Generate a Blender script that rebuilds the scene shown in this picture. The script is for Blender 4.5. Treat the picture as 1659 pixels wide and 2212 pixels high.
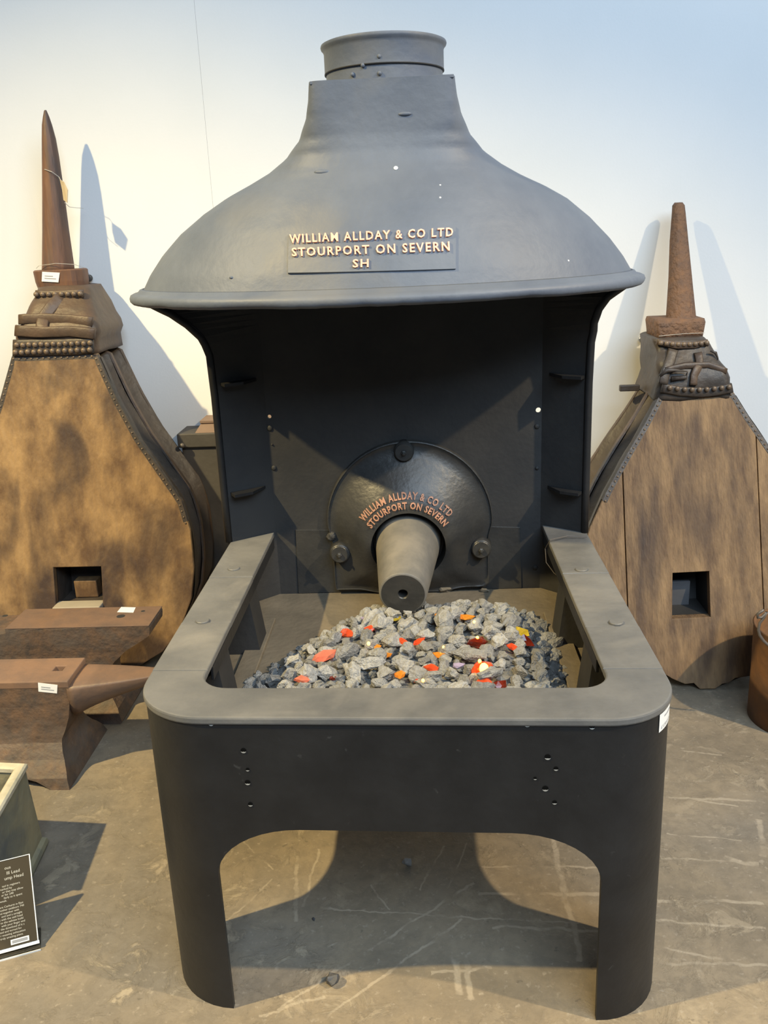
import bpy, bmesh, math, random
from mathutils import Vector, Matrix, noise
R = math.radians
random.seed(7)
for o in list(bpy.data.objects): bpy.data.objects.remove(o)
scene = bpy.context.scene
COL = scene.collection

# ------------------------------------------------------------------ camera
CAM = Vector((0.0556, -1.3799, 1.476)); PITCH, YAW, ROLL, FPX = R(17.2747), R(2.8364), R(2.4226), 1916.74
fwd = Vector((-math.sin(YAW)*math.cos(PITCH), math.cos(YAW)*math.cos(PITCH), -math.sin(PITCH)))
rgt = Vector((math.cos(YAW), math.sin(YAW), 0)); upv = rgt.cross(fwd)
cr, sr = math.cos(ROLL), math.sin(ROLL)
rgt2 = rgt*cr - upv*sr; upv2 = rgt*sr + upv*cr        # image axes after roll
cam_data = bpy.data.cameras.new('camera'); cam = bpy.data.objects.new('camera', cam_data); COL.objects.link(cam)
cam_data.sensor_fit = 'VERTICAL'; cam_data.sensor_height = 24.0; cam_data.lens = FPX/2212*24.0; cam_data.clip_start = 0.02
m = Matrix.Identity(4)
for i in range(3):
    m[i][0] = rgt2[i]; m[i][1] = upv2[i]; m[i][2] = -fwd[i]; m[i][3] = CAM[i]
cam.matrix_world = m
scene.camera = cam

# ------------------------------------------------------------------ light and exposure
world = bpy.data.worlds.new('hall_daylight'); scene.world = world; world.use_nodes = True
bg = world.node_tree.nodes['Background']; bg.inputs[0].default_value = (0.62, 0.78, 1.0, 1); bg.inputs[1].default_value = 0.10
def area_light(name, loc, aim, size, energy, color):
    d = bpy.data.lights.new(name, 'AREA'); d.shape = 'RECTANGLE'; d.size = size[0]; d.size_y = size[1]; d.energy = energy; d.color = color
    o = bpy.data.objects.new(name, d); COL.objects.link(o); o.location = loc
    o.rotation_euler = (Vector(aim)-Vector(loc)).to_track_quat('-Z', 'Y').to_euler(); return o
def spot_light(name, loc, aim, energy, color, angle, blend=0.5, rad=0.05):
    d = bpy.data.lights.new(name, 'SPOT'); d.energy = energy; d.color = color; d.spot_size = R(angle); d.spot_blend = blend; d.shadow_soft_size = rad
    o = bpy.data.objects.new(name, d); COL.objects.link(o); o.location = loc
    o.rotation_euler = (Vector(aim)-Vector(loc)).to_track_quat('-Z', 'Y').to_euler(); return o
area_light('hall_window_daylight', (2.4, -3.8, 5.2), (1.0, 2.0, 1.7), (5.5, 3.0), 500, (0.62, 0.80, 1.0))
spot_light('track_spot_left', (-3.25, -1.05, 4.4), (-0.95, 1.0, 0.70), 1700, (1.0, 0.78, 0.38), 54, 1.0)
spot_light('track_spot_right', (3.30, -1.0, 4.0), (0.45, 0.75, 0.45), 900, (1.0, 0.79, 0.48), 54, 1.0)
vs = scene.view_settings; vs.view_transform = 'Standard'; vs.look = 'None'; vs.gamma = 1.0; vs.exposure = 0.0; vs.use_curve_mapping = False

# ------------------------------------------------------------------ pixel helpers (directions only; depth comes from a surface)
def ray(x, y):
    return (rgt2*(x-829.5) + upv2*(1106-y) + fwd*FPX)
def at_z(x, y, z=0.0):
    d = ray(x, y); return CAM + d*((z-CAM.z)/d.z)
def at_y(x, y, Y):
    d = ray(x, y); return CAM + d*((Y-CAM.y)/d.y)
def at_lean(x, y, f0, f1):            # leaning plane Y = f0 + f1*Z
    d = ray(x, y); return CAM + d*((f0+f1*CAM.z-CAM.y)/(d.y-f1*d.z))

# ------------------------------------------------------------------ materials
def mat(name, c1, c2=None, rough=0.6, metal=0.0, scale=6.0, stretch=(1, 1, 1), bump=0.0, bscale=60.0, c3=None, s3=2.0, t3=(0.5, 0.65), rnd=0.0, spec=0.5, rvar=0.0, detail=6.0):
    m = bpy.data.materials.new(name); m.use_nodes = True; nt = m.node_tree; N = nt.nodes; L = nt.links
    b = N['Principled BSDF']; b.inputs['Roughness'].default_value = rough; b.inputs['Metallic'].default_value = metal
    b.inputs['Specular IOR Level'].default_value = spec
    tc = N.new('ShaderNodeTexCoord'); mp = N.new('ShaderNodeMapping'); mp.inputs['Scale'].default_value = stretch
    L.new(tc.outputs['Object'], mp.inputs[0]); vec = mp.outputs[0]
    if c2 is None: c2 = tuple(c*0.8 for c in c1)
    nz = N.new('ShaderNodeTexNoise'); nz.inputs['Scale'].default_value = scale; nz.inputs['Detail'].default_value = detail; nz.inputs['Roughness'].default_value = 0.62; L.new(vec, nz.inputs['Vector'])
    rp = N.new('ShaderNodeValToRGB'); rp.color_ramp.elements[0].position = 0.34; rp.color_ramp.elements[1].position = 0.66
    rp.color_ramp.elements[0].color = (*c1, 1); rp.color_ramp.elements[1].color = (*c2, 1); L.new(nz.outputs[0], rp.inputs[0])
    col = rp.outputs[0]
    if c3 is not None:
        n3 = N.new('ShaderNodeTexNoise'); n3.inputs['Scale'].default_value = s3; n3.inputs['Detail'].default_value = 5; n3.inputs['Distortion'].default_value = 0.6; L.new(vec, n3.inputs['Vector'])
        r3 = N.new('ShaderNodeValToRGB'); r3.color_ramp.elements[0].position = t3[0]; r3.color_ramp.elements[1].position = t3[1]; L.new(n3.outputs[0], r3.inputs[0])
        mx = N.new('ShaderNodeMix'); mx.data_type = 'RGBA'; L.new(r3.outputs[0], mx.inputs[0]); L.new(col, mx.inputs[6]); mx.inputs[7].default_value = (*c3, 1); col = mx.outputs[2]
    if rnd > 0:
        oi = N.new('ShaderNodeObjectInfo'); mr = N.new('ShaderNodeMapRange'); mr.inputs[3].default_value = 1-rnd; mr.inputs[4].default_value = 1+rnd; L.new(oi.outputs['Random'], mr.inputs[0])
        hs = N.new('ShaderNodeHueSaturation'); L.new(mr.outputs[0], hs.inputs['Value']); L.new(col, hs.inputs['Color']); col = hs.outputs[0]
    L.new(col, b.inputs['Base Color'])
    if rvar > 0:
        mr2 = N.new('ShaderNodeMapRange'); mr2.inputs[3].default_value = rough-rvar; mr2.inputs[4].default_value = rough+rvar; L.new(nz.outputs[0], mr2.inputs[0]); L.new(mr2.outputs[0], b.inputs['Roughness'])
    if bump > 0:
        nb = N.new('ShaderNodeTexNoise'); nb.inputs['Scale'].default_value = bscale; nb.inputs['Detail'].default_value = 5; L.new(vec, nb.inputs['Vector'])
        bp = N.new('ShaderNodeBump'); bp.inputs['Strength'].default_value = bump; bp.inputs['Distance'].default_value = 0.01; L.new(nb.outputs[0], bp.inputs['Height']); L.new(bp.outputs[0], b.inputs['Normal'])
    m['nodes_color'] = 0
    return m
M = {}
M['hood'] = mat('painted_cast_iron_hood', (0.100, 0.118, 0.155), (0.134, 0.153, 0.190), rough=0.54, scale=5, bump=0.13, bscale=48, c3=(0.175, 0.172, 0.165), s3=2.2, t3=(0.55, 0.75), rvar=0.05, spec=0.4)
M['iron'] = mat('black_painted_iron', (0.013, 0.013, 0.014), (0.021, 0.021, 0.022), rough=0.44, scale=7, bump=0.10, bscale=60, c3=(0.045, 0.045, 0.045), s3=42, t3=(0.70, 0.78), rvar=0.06, spec=0.4)
M['inner'] = mat('sooty_iron', (0.020, 0.020, 0.021), (0.034, 0.032, 0.030), rough=0.7, scale=6, bump=0.10, bscale=70)
M['shield'] = mat('cast_shield_iron', (0.028, 0.028, 0.028), (0.046, 0.044, 0.040), rough=0.40, scale=9, bump=0.14, bscale=60)
M['rim'] = mat('dusty_worn_iron_plate', (0.105, 0.105, 0.104), (0.165, 0.16, 0.15), rough=0.5, scale=6, bump=0.15, bscale=40, c3=(0.23, 0.215, 0.19), s3=5, t3=(0.55, 0.8))
M['pan'] = mat('ash_dusted_hearth_plate', (0.18, 0.146, 0.10), (0.12, 0.098, 0.068), rough=0.9, scale=7, bump=0.25, bscale=60)
M['nozzle'] = mat('dusty_grey_iron_nozzle', (0.115, 0.11, 0.10), (0.19, 0.172, 0.145), rough=0.55, scale=10, bump=0.1, bscale=60)
M['void'] = mat('dark_hole', (0.004, 0.004, 0.004), rough=0.9, spec=0.1)
M['worn'] = mat('painted_edge_glint', (0.42, 0.41, 0.38), rough=0.5)  # pale tone for the light caught along the lower hole edges
M['copper'] = mat('copper_pink_paint', (0.78, 0.42, 0.30), (0.84, 0.50, 0.38), rough=0.5, scale=40)
M['copper_dull'] = mat('dull_copper_paint', (0.42, 0.21, 0.13), (0.33, 0.17, 0.11), rough=0.5, scale=40)
M['coal'] = mat('grey_ashy_coke', (0.335, 0.328, 0.31), (0.215, 0.21, 0.20), rough=0.88, scale=2.2, bump=0.8, bscale=5, rnd=0.3)
M['coal_dark'] = mat('dark_coke', (0.06, 0.06, 0.065), (0.10, 0.10, 0.105), rough=0.6, scale=28, bump=0.6, bscale=70)
M['rubble'] = mat('coke_rubble', (0.20, 0.195, 0.18), (0.11, 0.108, 0.10), rough=0.9, scale=30, bump=0.8, bscale=80)
M['white'] = mat('white_label_paper', (0.86, 0.86, 0.84), (0.80, 0.80, 0.79), rough=0.6, scale=20)
M['print'] = mat('grey_label_print', (0.30, 0.30, 0.31), (0.38, 0.38, 0.39), rough=0.7)
M['rust'] = mat('rusty_brown_iron', (0.150, 0.088, 0.052), (0.075, 0.056, 0.045), rough=0.62, scale=26, bump=0.35, bscale=60, c3=(0.105, 0.082, 0.066), s3=9, t3=(0.5, 0.72))
M['rust_face'] = mat('worn_anvil_face', (0.21, 0.125, 0.080), (0.145, 0.095, 0.070), rough=0.5, scale=12, bump=0.12, bscale=60, c3=(0.27, 0.14, 0.065), s3=4, t3=(0.55, 0.8))
M['wood'] = mat('worn_brown_board', (0.36, 0.22, 0.095), (0.125, 0.068, 0.032), rough=0.62, scale=9, stretch=(1.3, 1, 0.7), bump=0.35, bscale=40, c3=(0.060, 0.036, 0.026), s3=4.2, t3=(0.47, 0.66), detail=12)
M['wood2'] = mat('weathered_oak_plank', (0.30, 0.185, 0.088), (0.105, 0.060, 0.032), rough=0.7, scale=9, stretch=(2.4, 1, 0.5), bump=0.4, bscale=60, c3=(0.060, 0.038, 0.028), s3=3.2, t3=(0.50, 0.70), detail=10)
M['leather'] = mat('old_brown_leather', (0.105, 0.066, 0.042), (0.060, 0.042, 0.031), rough=0.5, scale=9, bump=0.3, bscale=35)
M['leather_dark'] = mat('dark_stiff_leather', (0.045, 0.038, 0.034), (0.075, 0.056, 0.042), rough=0.5, scale=8, bump=0.4, bscale=30)
M['stud'] = mat('dull_brass_stud', (0.20, 0.145, 0.095), (0.14, 0.10, 0.07), rough=0.45, metal=0.2, scale=30)
M['pipe'] = mat('rusty_nozzle_pipe', (0.185, 0.090, 0.050), (0.115, 0.062, 0.042), rough=0.55, scale=9, stretch=(3, 3, 0.4), bump=0.3, bscale=30, c3=(0.09, 0.06, 0.05), s3=6, t3=(0.5, 0.7))
M['pipe2'] = mat('pitted_nozzle_pipe', (0.20, 0.105, 0.055), (0.125, 0.075, 0.052), rough=0.75, scale=30, bump=0.9, bscale=75)
M['box'] = mat('dark_grey_metal_box', (0.060, 0.056, 0.052), (0.080, 0.074, 0.068), rough=0.6, scale=10, bump=0.1)
M['lead'] = mat('weathered_lead', (0.30, 0.26, 0.155), (0.19, 0.185, 0.125), rough=0.75, scale=7, bump=0.35, bscale=30, c3=(0.11, 0.115, 0.105), s3=7, t3=(0.5, 0.66))
M['lead_rim'] = mat('pale_lead_rim', (0.55, 0.50, 0.38), (0.42, 0.38, 0.27), rough=0.7, scale=18, bump=0.3, bscale=40)
M['card'] = mat('dark_brown_card', (0.062, 0.050, 0.033), (0.068, 0.055, 0.037), rough=0.85, spec=0.15)
M['ink'] = mat('pale_card_print', (0.62, 0.58, 0.48), (0.58, 0.54, 0.45), rough=0.6)
M['wire'] = mat('grey_wire', (0.16, 0.14, 0.13), (0.11, 0.10, 0.09), rough=0.5, metal=0.4)
M['string'] = mat('clear_nylon_string', (0.55, 0.53, 0.48), (0.5, 0.48, 0.44), rough=0.4)
M['drum'] = mat('rusty_orange_drum', (0.19, 0.085, 0.028), (0.10, 0.052, 0.026), rough=0.7, scale=9, bump=0.3, bscale=45)
def emis(m, col, st):
    b = m.node_tree.nodes['Principled BSDF']; b.inputs['Emission Color'].default_value = (*col, 1); b.inputs['Emission Strength'].default_value = st; return m
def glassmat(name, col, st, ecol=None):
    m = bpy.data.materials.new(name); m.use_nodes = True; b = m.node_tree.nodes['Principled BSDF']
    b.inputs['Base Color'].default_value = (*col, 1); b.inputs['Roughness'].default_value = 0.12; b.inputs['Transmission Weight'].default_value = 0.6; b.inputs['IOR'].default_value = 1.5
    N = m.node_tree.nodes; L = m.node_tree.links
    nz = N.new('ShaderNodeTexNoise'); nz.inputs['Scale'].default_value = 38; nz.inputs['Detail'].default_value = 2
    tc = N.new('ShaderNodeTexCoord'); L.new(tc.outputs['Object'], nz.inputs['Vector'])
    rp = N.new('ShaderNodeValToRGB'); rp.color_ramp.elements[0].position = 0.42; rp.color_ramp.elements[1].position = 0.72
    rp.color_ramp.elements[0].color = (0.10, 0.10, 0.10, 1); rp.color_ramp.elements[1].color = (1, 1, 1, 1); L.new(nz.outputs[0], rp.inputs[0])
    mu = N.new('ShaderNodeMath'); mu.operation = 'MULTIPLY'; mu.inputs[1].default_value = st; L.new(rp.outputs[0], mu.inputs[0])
    b.inputs['Emission Color'].default_value = (*(ecol or col), 1); L.new(mu.outputs[0], b.inputs['Emission Strength'])  # patchy emission stands in for the light of lamps beneath the glass
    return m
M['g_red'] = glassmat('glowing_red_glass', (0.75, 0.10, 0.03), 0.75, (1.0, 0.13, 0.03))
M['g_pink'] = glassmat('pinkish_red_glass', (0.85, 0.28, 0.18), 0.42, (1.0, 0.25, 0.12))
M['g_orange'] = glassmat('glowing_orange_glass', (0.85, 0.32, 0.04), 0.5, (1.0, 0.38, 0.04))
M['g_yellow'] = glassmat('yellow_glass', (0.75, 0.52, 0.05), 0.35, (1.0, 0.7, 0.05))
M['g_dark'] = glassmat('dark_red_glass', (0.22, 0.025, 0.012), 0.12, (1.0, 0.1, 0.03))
M['g_lilac'] = glassmat('lilac_clear_glass', (0.72, 0.60, 0.85), 0.08)
M['bulb'] = emis(mat('lit_amber_bulb', (1.0, 0.55, 0.10)), (1.0, 0.50, 0.06), 9.0)
M['clear'] = bpy.data.materials.new('clear_acrylic'); M['clear'].use_nodes = True
def _clear(nt):
    N, L = nt.nodes, nt.links; out = N['Material Output']; tr = N.new('ShaderNodeBsdfTransparent'); tr.inputs[0].default_value = (0.96, 0.96, 0.94, 1); gs = N.new('ShaderNodeBsdfGlossy'); gs.inputs['Roughness'].default_value = 0.08
    mx = N.new('ShaderNodeMixShader'); fr = N.new('ShaderNodeFresnel'); fr.inputs[0].default_value = 1.45; L.new(fr.outputs[0], mx.inputs[0]); L.new(tr.outputs[0], mx.inputs[1]); L.new(gs.outputs[0], mx.inputs[2]); L.new(mx.outputs[0], out.inputs[0])
_clear(M['clear'].node_tree)

# ------------------------------------------------------------------ builders
def put(name, me, material, parent=None, smooth=False):
    if material is not None:
        me.materials.clear(); me.materials.append(material)
    for p in me.polygons: p.use_smooth = smooth
    o = bpy.data.objects.new(name, me); COL.objects.link(o)
    if parent is None:
        vs_ = [v.co for v in me.vertices]
        c = Vector(((min(v.x for v in vs_)+max(v.x for v in vs_))/2, (min(v.y for v in vs_)+max(v.y for v in vs_))/2, min(v.z for v in vs_)))
        me.transform(Matrix.Translation(-c)); o.location = c
    else:
        # top-level parents carry only a translation; children keep world-space vertices
        base = Vector(parent.location) if parent.parent is None else Vector((0, 0, 0))
        o.parent = parent
        o.matrix_parent_inverse = Matrix.Translation(-base)
    return o
def thing(name, label, cat, loc, group=None):
    o = bpy.data.objects.new(name, None); COL.objects.link(o); o.location = loc; o.empty_display_size = 0.1
    o['label'] = label; o['category'] = cat
    if group: o['group'] = group
    return o
def tag(o, label, cat, group=None, kind=None):
    o['label'] = label; o['category'] = cat
    if group: o['group'] = group
    if kind: o['kind'] = kind
    return o
def pyd(verts, faces):
    me = bpy.data.meshes.new('m'); me.from_pydata([tuple(v) for v in verts], [], faces); me.update(); return me
def fix(me, dist=0.00005):
    bm = bmesh.new(); bm.from_mesh(me); bmesh.ops.remove_doubles(bm, verts=bm.verts, dist=dist); bmesh.ops.delete(bm, geom=[v for v in bm.verts if not v.link_faces], context='VERTS'); bmesh.ops.recalc_face_normals(bm, faces=bm.faces); bm.to_mesh(me); bm.free(); return me
def fmap(me, f):
    for v in me.vertices: v.co = Vector(f(v.co))
    me.update(); return me
def box_me(lo, hi, bev=0.0, seg=2):
    bm = bmesh.new(); bmesh.ops.create_cube(bm, size=1.0)
    for v in bm.verts: v.co = Vector((lo[i]+(hi[i]-lo[i])*(v.co[i]+0.5) for i in range(3)))
    if bev > 0: bmesh.ops.bevel(bm, geom=list(bm.edges), offset=bev, segments=seg, affect='EDGES', profile=0.5)
    me = bpy.data.meshes.new('m'); bm.to_mesh(me); bm.free(); return me
def loft(rings, cap=True, closed=True):
    n = len(rings[0]); V = [p for r in rings for p in r]; F = []
    for i in range(len(rings)-1):
        for j in range(n if closed else n-1):
            k = (j+1) % n; F.append((i*n+j, i*n+k, (i+1)*n+k, (i+1)*n+j))
    if cap: F.append(tuple(range(n-1, -1, -1))); F.append(tuple((len(rings)-1)*n+j for j in range(n)))
    return fix(pyd(V, F))
def lathe(prof, seg=32, origin=(0, 0, 0), axis='Z', cap=False, M4=None):
    rings = []
    for r, h in prof:
        rings.append([(r*math.cos(2*math.pi*j/seg), r*math.sin(2*math.pi*j/seg), h) for j in range(seg)])
    me = loft(rings, cap)
    T = Matrix.Translation(Vector(origin))
    if M4 is not None: T = T @ M4
    me.transform(T); fix(me); return me
def plate(outer, holes, t, f, bev=0.0):
    """2-D outline with holes -> solid; f maps (u, v, w) to the world"""
    cu = bpy.data.curves.new('c', 'CURVE'); cu.dimensions = '2D'; cu.fill_mode = 'BOTH'; cu.extrude = t/2-bev; cu.bevel_depth = bev; cu.bevel_resolution = 1; cu.resolution_u = 1
    if bev > 0: cu.offset = -bev
    for loop in [outer]+list(holes):
        s = cu.splines.new('POLY'); s.points.add(len(loop)-1); s.use_cyclic_u = True
        for q, p in zip(s.points, loop): q.co = (p[0], p[1], 0, 1)
    o = bpy.data.objects.new('c', cu); COL.objects.link(o); bpy.context.view_layer.update()
    me = bpy.data.meshes.new_from_object(o.evaluated_get(bpy.context.evaluated_depsgraph_get()))
    bpy.data.objects.remove(o); fmap(me, lambda c: f(c.x, c.y, c.z)); fix(me, 0.00002); return me
def text_me(body, size, ext, spacing=1.0, off=0.0):
    cu = bpy.data.curves.new('t', 'FONT'); cu.body = body; cu.size = size; cu.extrude = ext; cu.resolution_u = 2; cu.space_character = spacing; cu.bevel_depth = 0; cu.offset = off
    o = bpy.data.objects.new('t', cu); COL.objects.link(o); bpy.context.view_layer.update()
    me = bpy.data.meshes.new_from_object(o.evaluated_get(bpy.context.evaluated_depsgraph_get())); bpy.data.objects.remove(o)
    xs = [v.co.x for v in me.vertices]; ys = [v.co.y for v in me.vertices]
    return me, min(xs), max(xs), min(ys), max(ys)
def tube(pts, r, seg=8, closed=False, radii=None):
    pts = [Vector(p) for p in pts]; rings = []; n = len(pts); up0 = None
    for i, p in enumerate(pts):
        a = pts[(i-1) % n] if (i > 0 or closed) else p; b = pts[(i+1) % n] if (i < n-1 or closed) else p
        d = (b-a).normalized()
        if up0 is None: up0 = d.orthogonal().normalized()
        u = (up0-d*up0.dot(d)).normalized(); up0 = u; w = d.cross(u); rr = radii[i] if radii else r
        rings.append([p+u*rr*math.cos(2*math.pi*j/seg)+w*rr*math.sin(2*math.pi*j/seg) for j in range(seg)])
    if closed: rings.append(rings[0]); return loft(rings, False)
    return loft(rings, True)
def join(meshes):
    bm = bmesh.new()
    for me in meshes: bm.from_mesh(me)
    me = bpy.data.meshes.new('j'); bm.to_mesh(me); bm.free(); return me
def dome_me(center, normal, r, h, seg=12):
    prof = [(r, 0), (r*0.92, h*0.45), (r*0.65, h*0.82), (r*0.3, h*0.98), (0.0001, h)]
    q = Vector(normal).to_track_quat('Z', 'Y').to_matrix().to_4x4()
    return lathe(prof, seg, center, M4=q, cap=False)
def disc_me(center, normal, r, h, seg=20, bev=0.25):
    b = min(r, h)*bev; prof = [(r, 0), (r, h-b), (r-b, h), (0.0001, h)]
    q = Vector(normal).to_track_quat('Z', 'Y').to_matrix().to_4x4()
    return lathe(prof, seg, center, M4=q)
def rough_up(me, amp, freq, seed=0):
    me.update()
    off = Vector((seed*3.1, seed*1.7, seed*2.3))
    ns = [v.normal.copy() for v in me.vertices]
    for v, n in zip(me.vertices, ns): v.co += n*amp*noise.noise(v.co*freq+off)
    me.update(); return me
def smoothstep(a, b, x):
    t = max(0.0, min(1.0, (x-a)/(b-a))); return t*t*(3-2*t)
def interp(tab, x):
    if x <= tab[0][0]: return tab[0][1:]
    for a, b in zip(tab, tab[1:]):
        if x <= b[0]:
            t = (x-a[0])/(b[0]-a[0]); return tuple(p+(q-p)*t for p, q in zip(a[1:], b[1:]))
    return tab[-1][1:]
def grid_cut(me, cuts):
    return me

# ------------------------------------------------------------------ the setting: floor and back wall
WALL_Y = 2.05
def floor_material():
    m = bpy.data.materials.new('worn_concrete'); m.use_nodes = True; nt = m.node_tree; N = nt.nodes; L = nt.links; b = N['Principled BSDF']
    b.inputs['Roughness'].default_value = 0.72
    g = N.new('ShaderNodeNewGeometry'); pos = g.outputs['Position']
    def noise_(sc, det=6, dist=0.0, rough=0.6, vec=pos):
        n = N.new('ShaderNodeTexNoise'); n.inputs['Scale'].default_value = sc; n.inputs['Detail'].default_value = det; n.inputs['Distortion'].default_value = dist; n.inputs['Roughness'].default_value = rough; L.new(vec, n.inputs['Vector']); return n
    def ramp(src, p0, p1, c0=(0, 0, 0), c1=(1, 1, 1)):
        r = N.new('ShaderNodeValToRGB'); r.color_ramp.elements[0].position = p0; r.color_ramp.elements[1].position = p1; r.color_ramp.elements[0].color = (*c0, 1); r.color_ramp.elements[1].color = (*c1, 1); L.new(src, r.inputs[0]); return r.outputs[0]
    def mix(fac, a, bcol, mode='MIX'):
        x = N.new('ShaderNodeMix'); x.data_type = 'RGBA'; x.blend_type = mode
        if isinstance(fac, float): x.inputs[0].default_value = fac
        else: L.new(fac, x.inputs[0])
        L.new(a, x.inputs[6])
        if isinstance(bcol, tuple): x.inputs[7].default_value = (*bcol, 1)
        else: L.new(bcol, x.inputs[7])
        return x.outputs[2]
    def math_(op, a, bb=None):
        x = N.new('ShaderNodeMath'); x.operation = op
        for i, s in enumerate((a, bb)):
            if s is None: continue
            if isinstance(s, (int, float)): x.inputs[i].default_value = s
            else: L.new(s, x.inputs[i])
        return x.outputs[0]
    col = ramp(noise_(2.6, 8).outputs[0], 0.33, 0.68, (0.175, 0.144, 0.103), (0.35, 0.278, 0.186))
    col = mix(ramp(noise_(1.3, 4, 0.5).outputs[0], 0.45, 0.62), col, (0.21, 0.18, 0.14))
    # pale flaked patches
    fl = ramp(noise_(10, 10, 0.7, 0.72).outputs[0], 0.53, 0.60)
    area = ramp(noise_(1.9, 4).outputs[0], 0.38, 0.60)
    flk = math_('MULTIPLY', fl, area); col = mix(math_('MULTIPLY', flk, 0.6), col, (0.43, 0.355, 0.25))
    # speckle
    col = mix(math_('MULTIPLY', ramp(noise_(22, 9, 0.4, 0.75).outputs[0], 0.44, 0.60), 0.35), col, (0.13, 0.108, 0.08))
    col = mix(math_('MULTIPLY', ramp(noise_(60, 3).outputs[0], 0.60, 0.72), 0.45), col, (0.42, 0.36, 0.28))
    col = mix(math_('MULTIPLY', ramp(noise_(38, 4).outputs[0], 0.66, 0.72), 0.6), col, (0.10, 0.085, 0.065))
    # long pale scratches and tape lines (worn into the floor, own shape)
    wob = noise_(16, 3); wv = N.new('ShaderNodeVectorMath'); wv.operation = 'SCALE'; wv.inputs['Scale'].default_value = 0.028; L.new(wob.outputs['Color'], wv.inputs[0])
    pw = N.new('ShaderNodeVectorMath'); pw.operation = 'ADD'; L.new(pos, pw.inputs[0]); L.new(wv.outputs[0], pw.inputs[1])
    brk = ramp(noise_(9, 4).outputs[0], 0.40, 0.52)
    total = None
    for (x0, y0, x1, y1, w) in SCRATCH:
        a = at_z(x0, y0); c = at_z(x1, y1); a = Vector((a.x+0.014, a.y+0.014, 0)); c = Vector((c.x+0.014, c.y+0.014, 0)); d = c-a; Ld = d.length; d.normalize()
        s = N.new('ShaderNodeVectorMath'); s.operation = 'SUBTRACT'; L.new(pw.outputs[0], s.inputs[0]); s.inputs[1].default_value = a
        dp = N.new('ShaderNodeVectorMath'); dp.operation = 'DOT_PRODUCT'; L.new(s.outputs[0], dp.inputs[0]); dp.inputs[1].default_value = d
        dn = N.new('ShaderNodeVectorMath'); dn.operation = 'DOT_PRODUCT'; L.new(s.outputs[0], dn.inputs[0]); dn.inputs[1].default_value = (-d.y, d.x, 0)
        inl = math_('MULTIPLY', math_('GREATER_THAN', dp.outputs['Value'], 0.0), math_('LESS_THAN', dp.outputs['Value'], Ld))
        near = math_('MAXIMUM', math_('SUBTRACT', 1.0, math_('DIVIDE', math_('ABSOLUTE', dn.outputs['Value']), w)), 0.0)
        v = math_('MULTIPLY', inl, math_('MINIMUM', math_('MULTIPLY', near, 2.0), 1.0))
        total = v if total is None else math_('MAXIMUM', total, v)
    sc = math_('MULTIPLY', math_('MULTIPLY', total, brk), 0.42)
    col = mix(sc, col, (0.52, 0.44, 0.33))
    L.new(col, b.inputs['Base Color'])
    h = math_('ADD', math_('MULTIPLY', noise_(26, 6).outputs[0], 0.5), math_('MULTIPLY', flk, 0.35))
    bp = N.new('ShaderNodeBump'); bp.inputs['Strength'].default_value = 0.55; bp.inputs['Distance'].default_value = 0.010; L.new(h, bp.inputs['Height']); L.new(bp.outputs[0], b.inputs['Normal'])
    return m
SCRATCH = [(1195, 1815, 1255, 2075, 0.009), (1035, 1930, 1310, 1932, 0.006), (1040, 1872, 1290, 1874, 0.004), (1060, 2000, 1306, 2014, 0.005), (690, 1962, 1250, 1995, 0.003),
           (1025, 1905, 600, 2180, 0.004), (1000, 1985, 700, 2200, 0.004), (960, 1825, 905, 1925, 0.003), (1010, 1820, 965, 1920, 0.003), (800, 1910, 840, 1965, 0.003),
           (520, 1815, 590, 1880, 0.003), (640, 1850, 640, 1990, 0.006), (690, 1830, 655, 1960, 0.004), (470, 2010, 590, 1900, 0.003), (985, 2060, 990, 2150, 0.010), (1010, 2060, 1015, 2160, 0.008),
           (1460, 1620, 1560, 1632, 0.004), (1440, 1722, 1640, 1728, 0.006), (1480, 1722, 1600, 1742, 0.004), (1640, 1770, 1650, 1850, 0.010), (1440, 1800, 1600, 1815, 0.003), (1420, 1945, 1650, 1950, 0.006),
           (1415, 1990, 1655, 2005, 0.005), (1420, 2042, 1560, 2075, 0.004), (1400, 2080, 1659, 2084, 0.005), (1430, 1855, 1600, 1860, 0.004), (1560, 1850, 1640, 1870, 0.009), (560, 2195, 700, 2150, 0.004), (930, 2100, 1060, 2090, 0.005)]
fl = put('floor', pyd([(-5, -3.2, 0), (5, -3.2, 0), (5, WALL_Y+0.1, 0), (-5, WALL_Y+0.1, 0)], [(0, 1, 2, 3)]), None)
fl.data.materials.append(floor_material()); fl['kind'] = 'structure'
mw = mat('white_painted_board', (0.80, 0.805, 0.80), (0.83, 0.83, 0.825), rough=0.62, scale=2.5, bump=0.04, bscale=120)
wall = put('wall_back', box_me((-5, WALL_Y+0.012, 0), (5, WALL_Y+0.12, 4.6)), mw); wall['kind'] = 'structure'
seam = at_y(456, 400, WALL_Y).x
for x0, x1 in ((-5, seam-2.44), (seam-2.4393, seam-0.0004), (seam+0.0003, seam+2.44), (seam+2.4407, 5)):
    put('wall_panel', box_me((x0, WALL_Y, 0), (x1, WALL_Y+0.0119, 4.6)), mw, wall)

# ------------------------------------------------------------------ the forge
W2, D, H, ZB, RW, RC = 0.5, 0.9797, 0.666, 0.428, 0.1127, 0.14
PAN_Z, YB = 0.47, 1.06
forge = thing('blacksmith_forge', 'tall black cast iron blacksmith forge with domed hood and open hearth', 'forge', (0, 0.5, 0))
def skew(p): p = Vector(p); return Vector((p.x, p.y-0.0399*p.x*max(0.0, 1-p.y/D), p.z))
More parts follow.
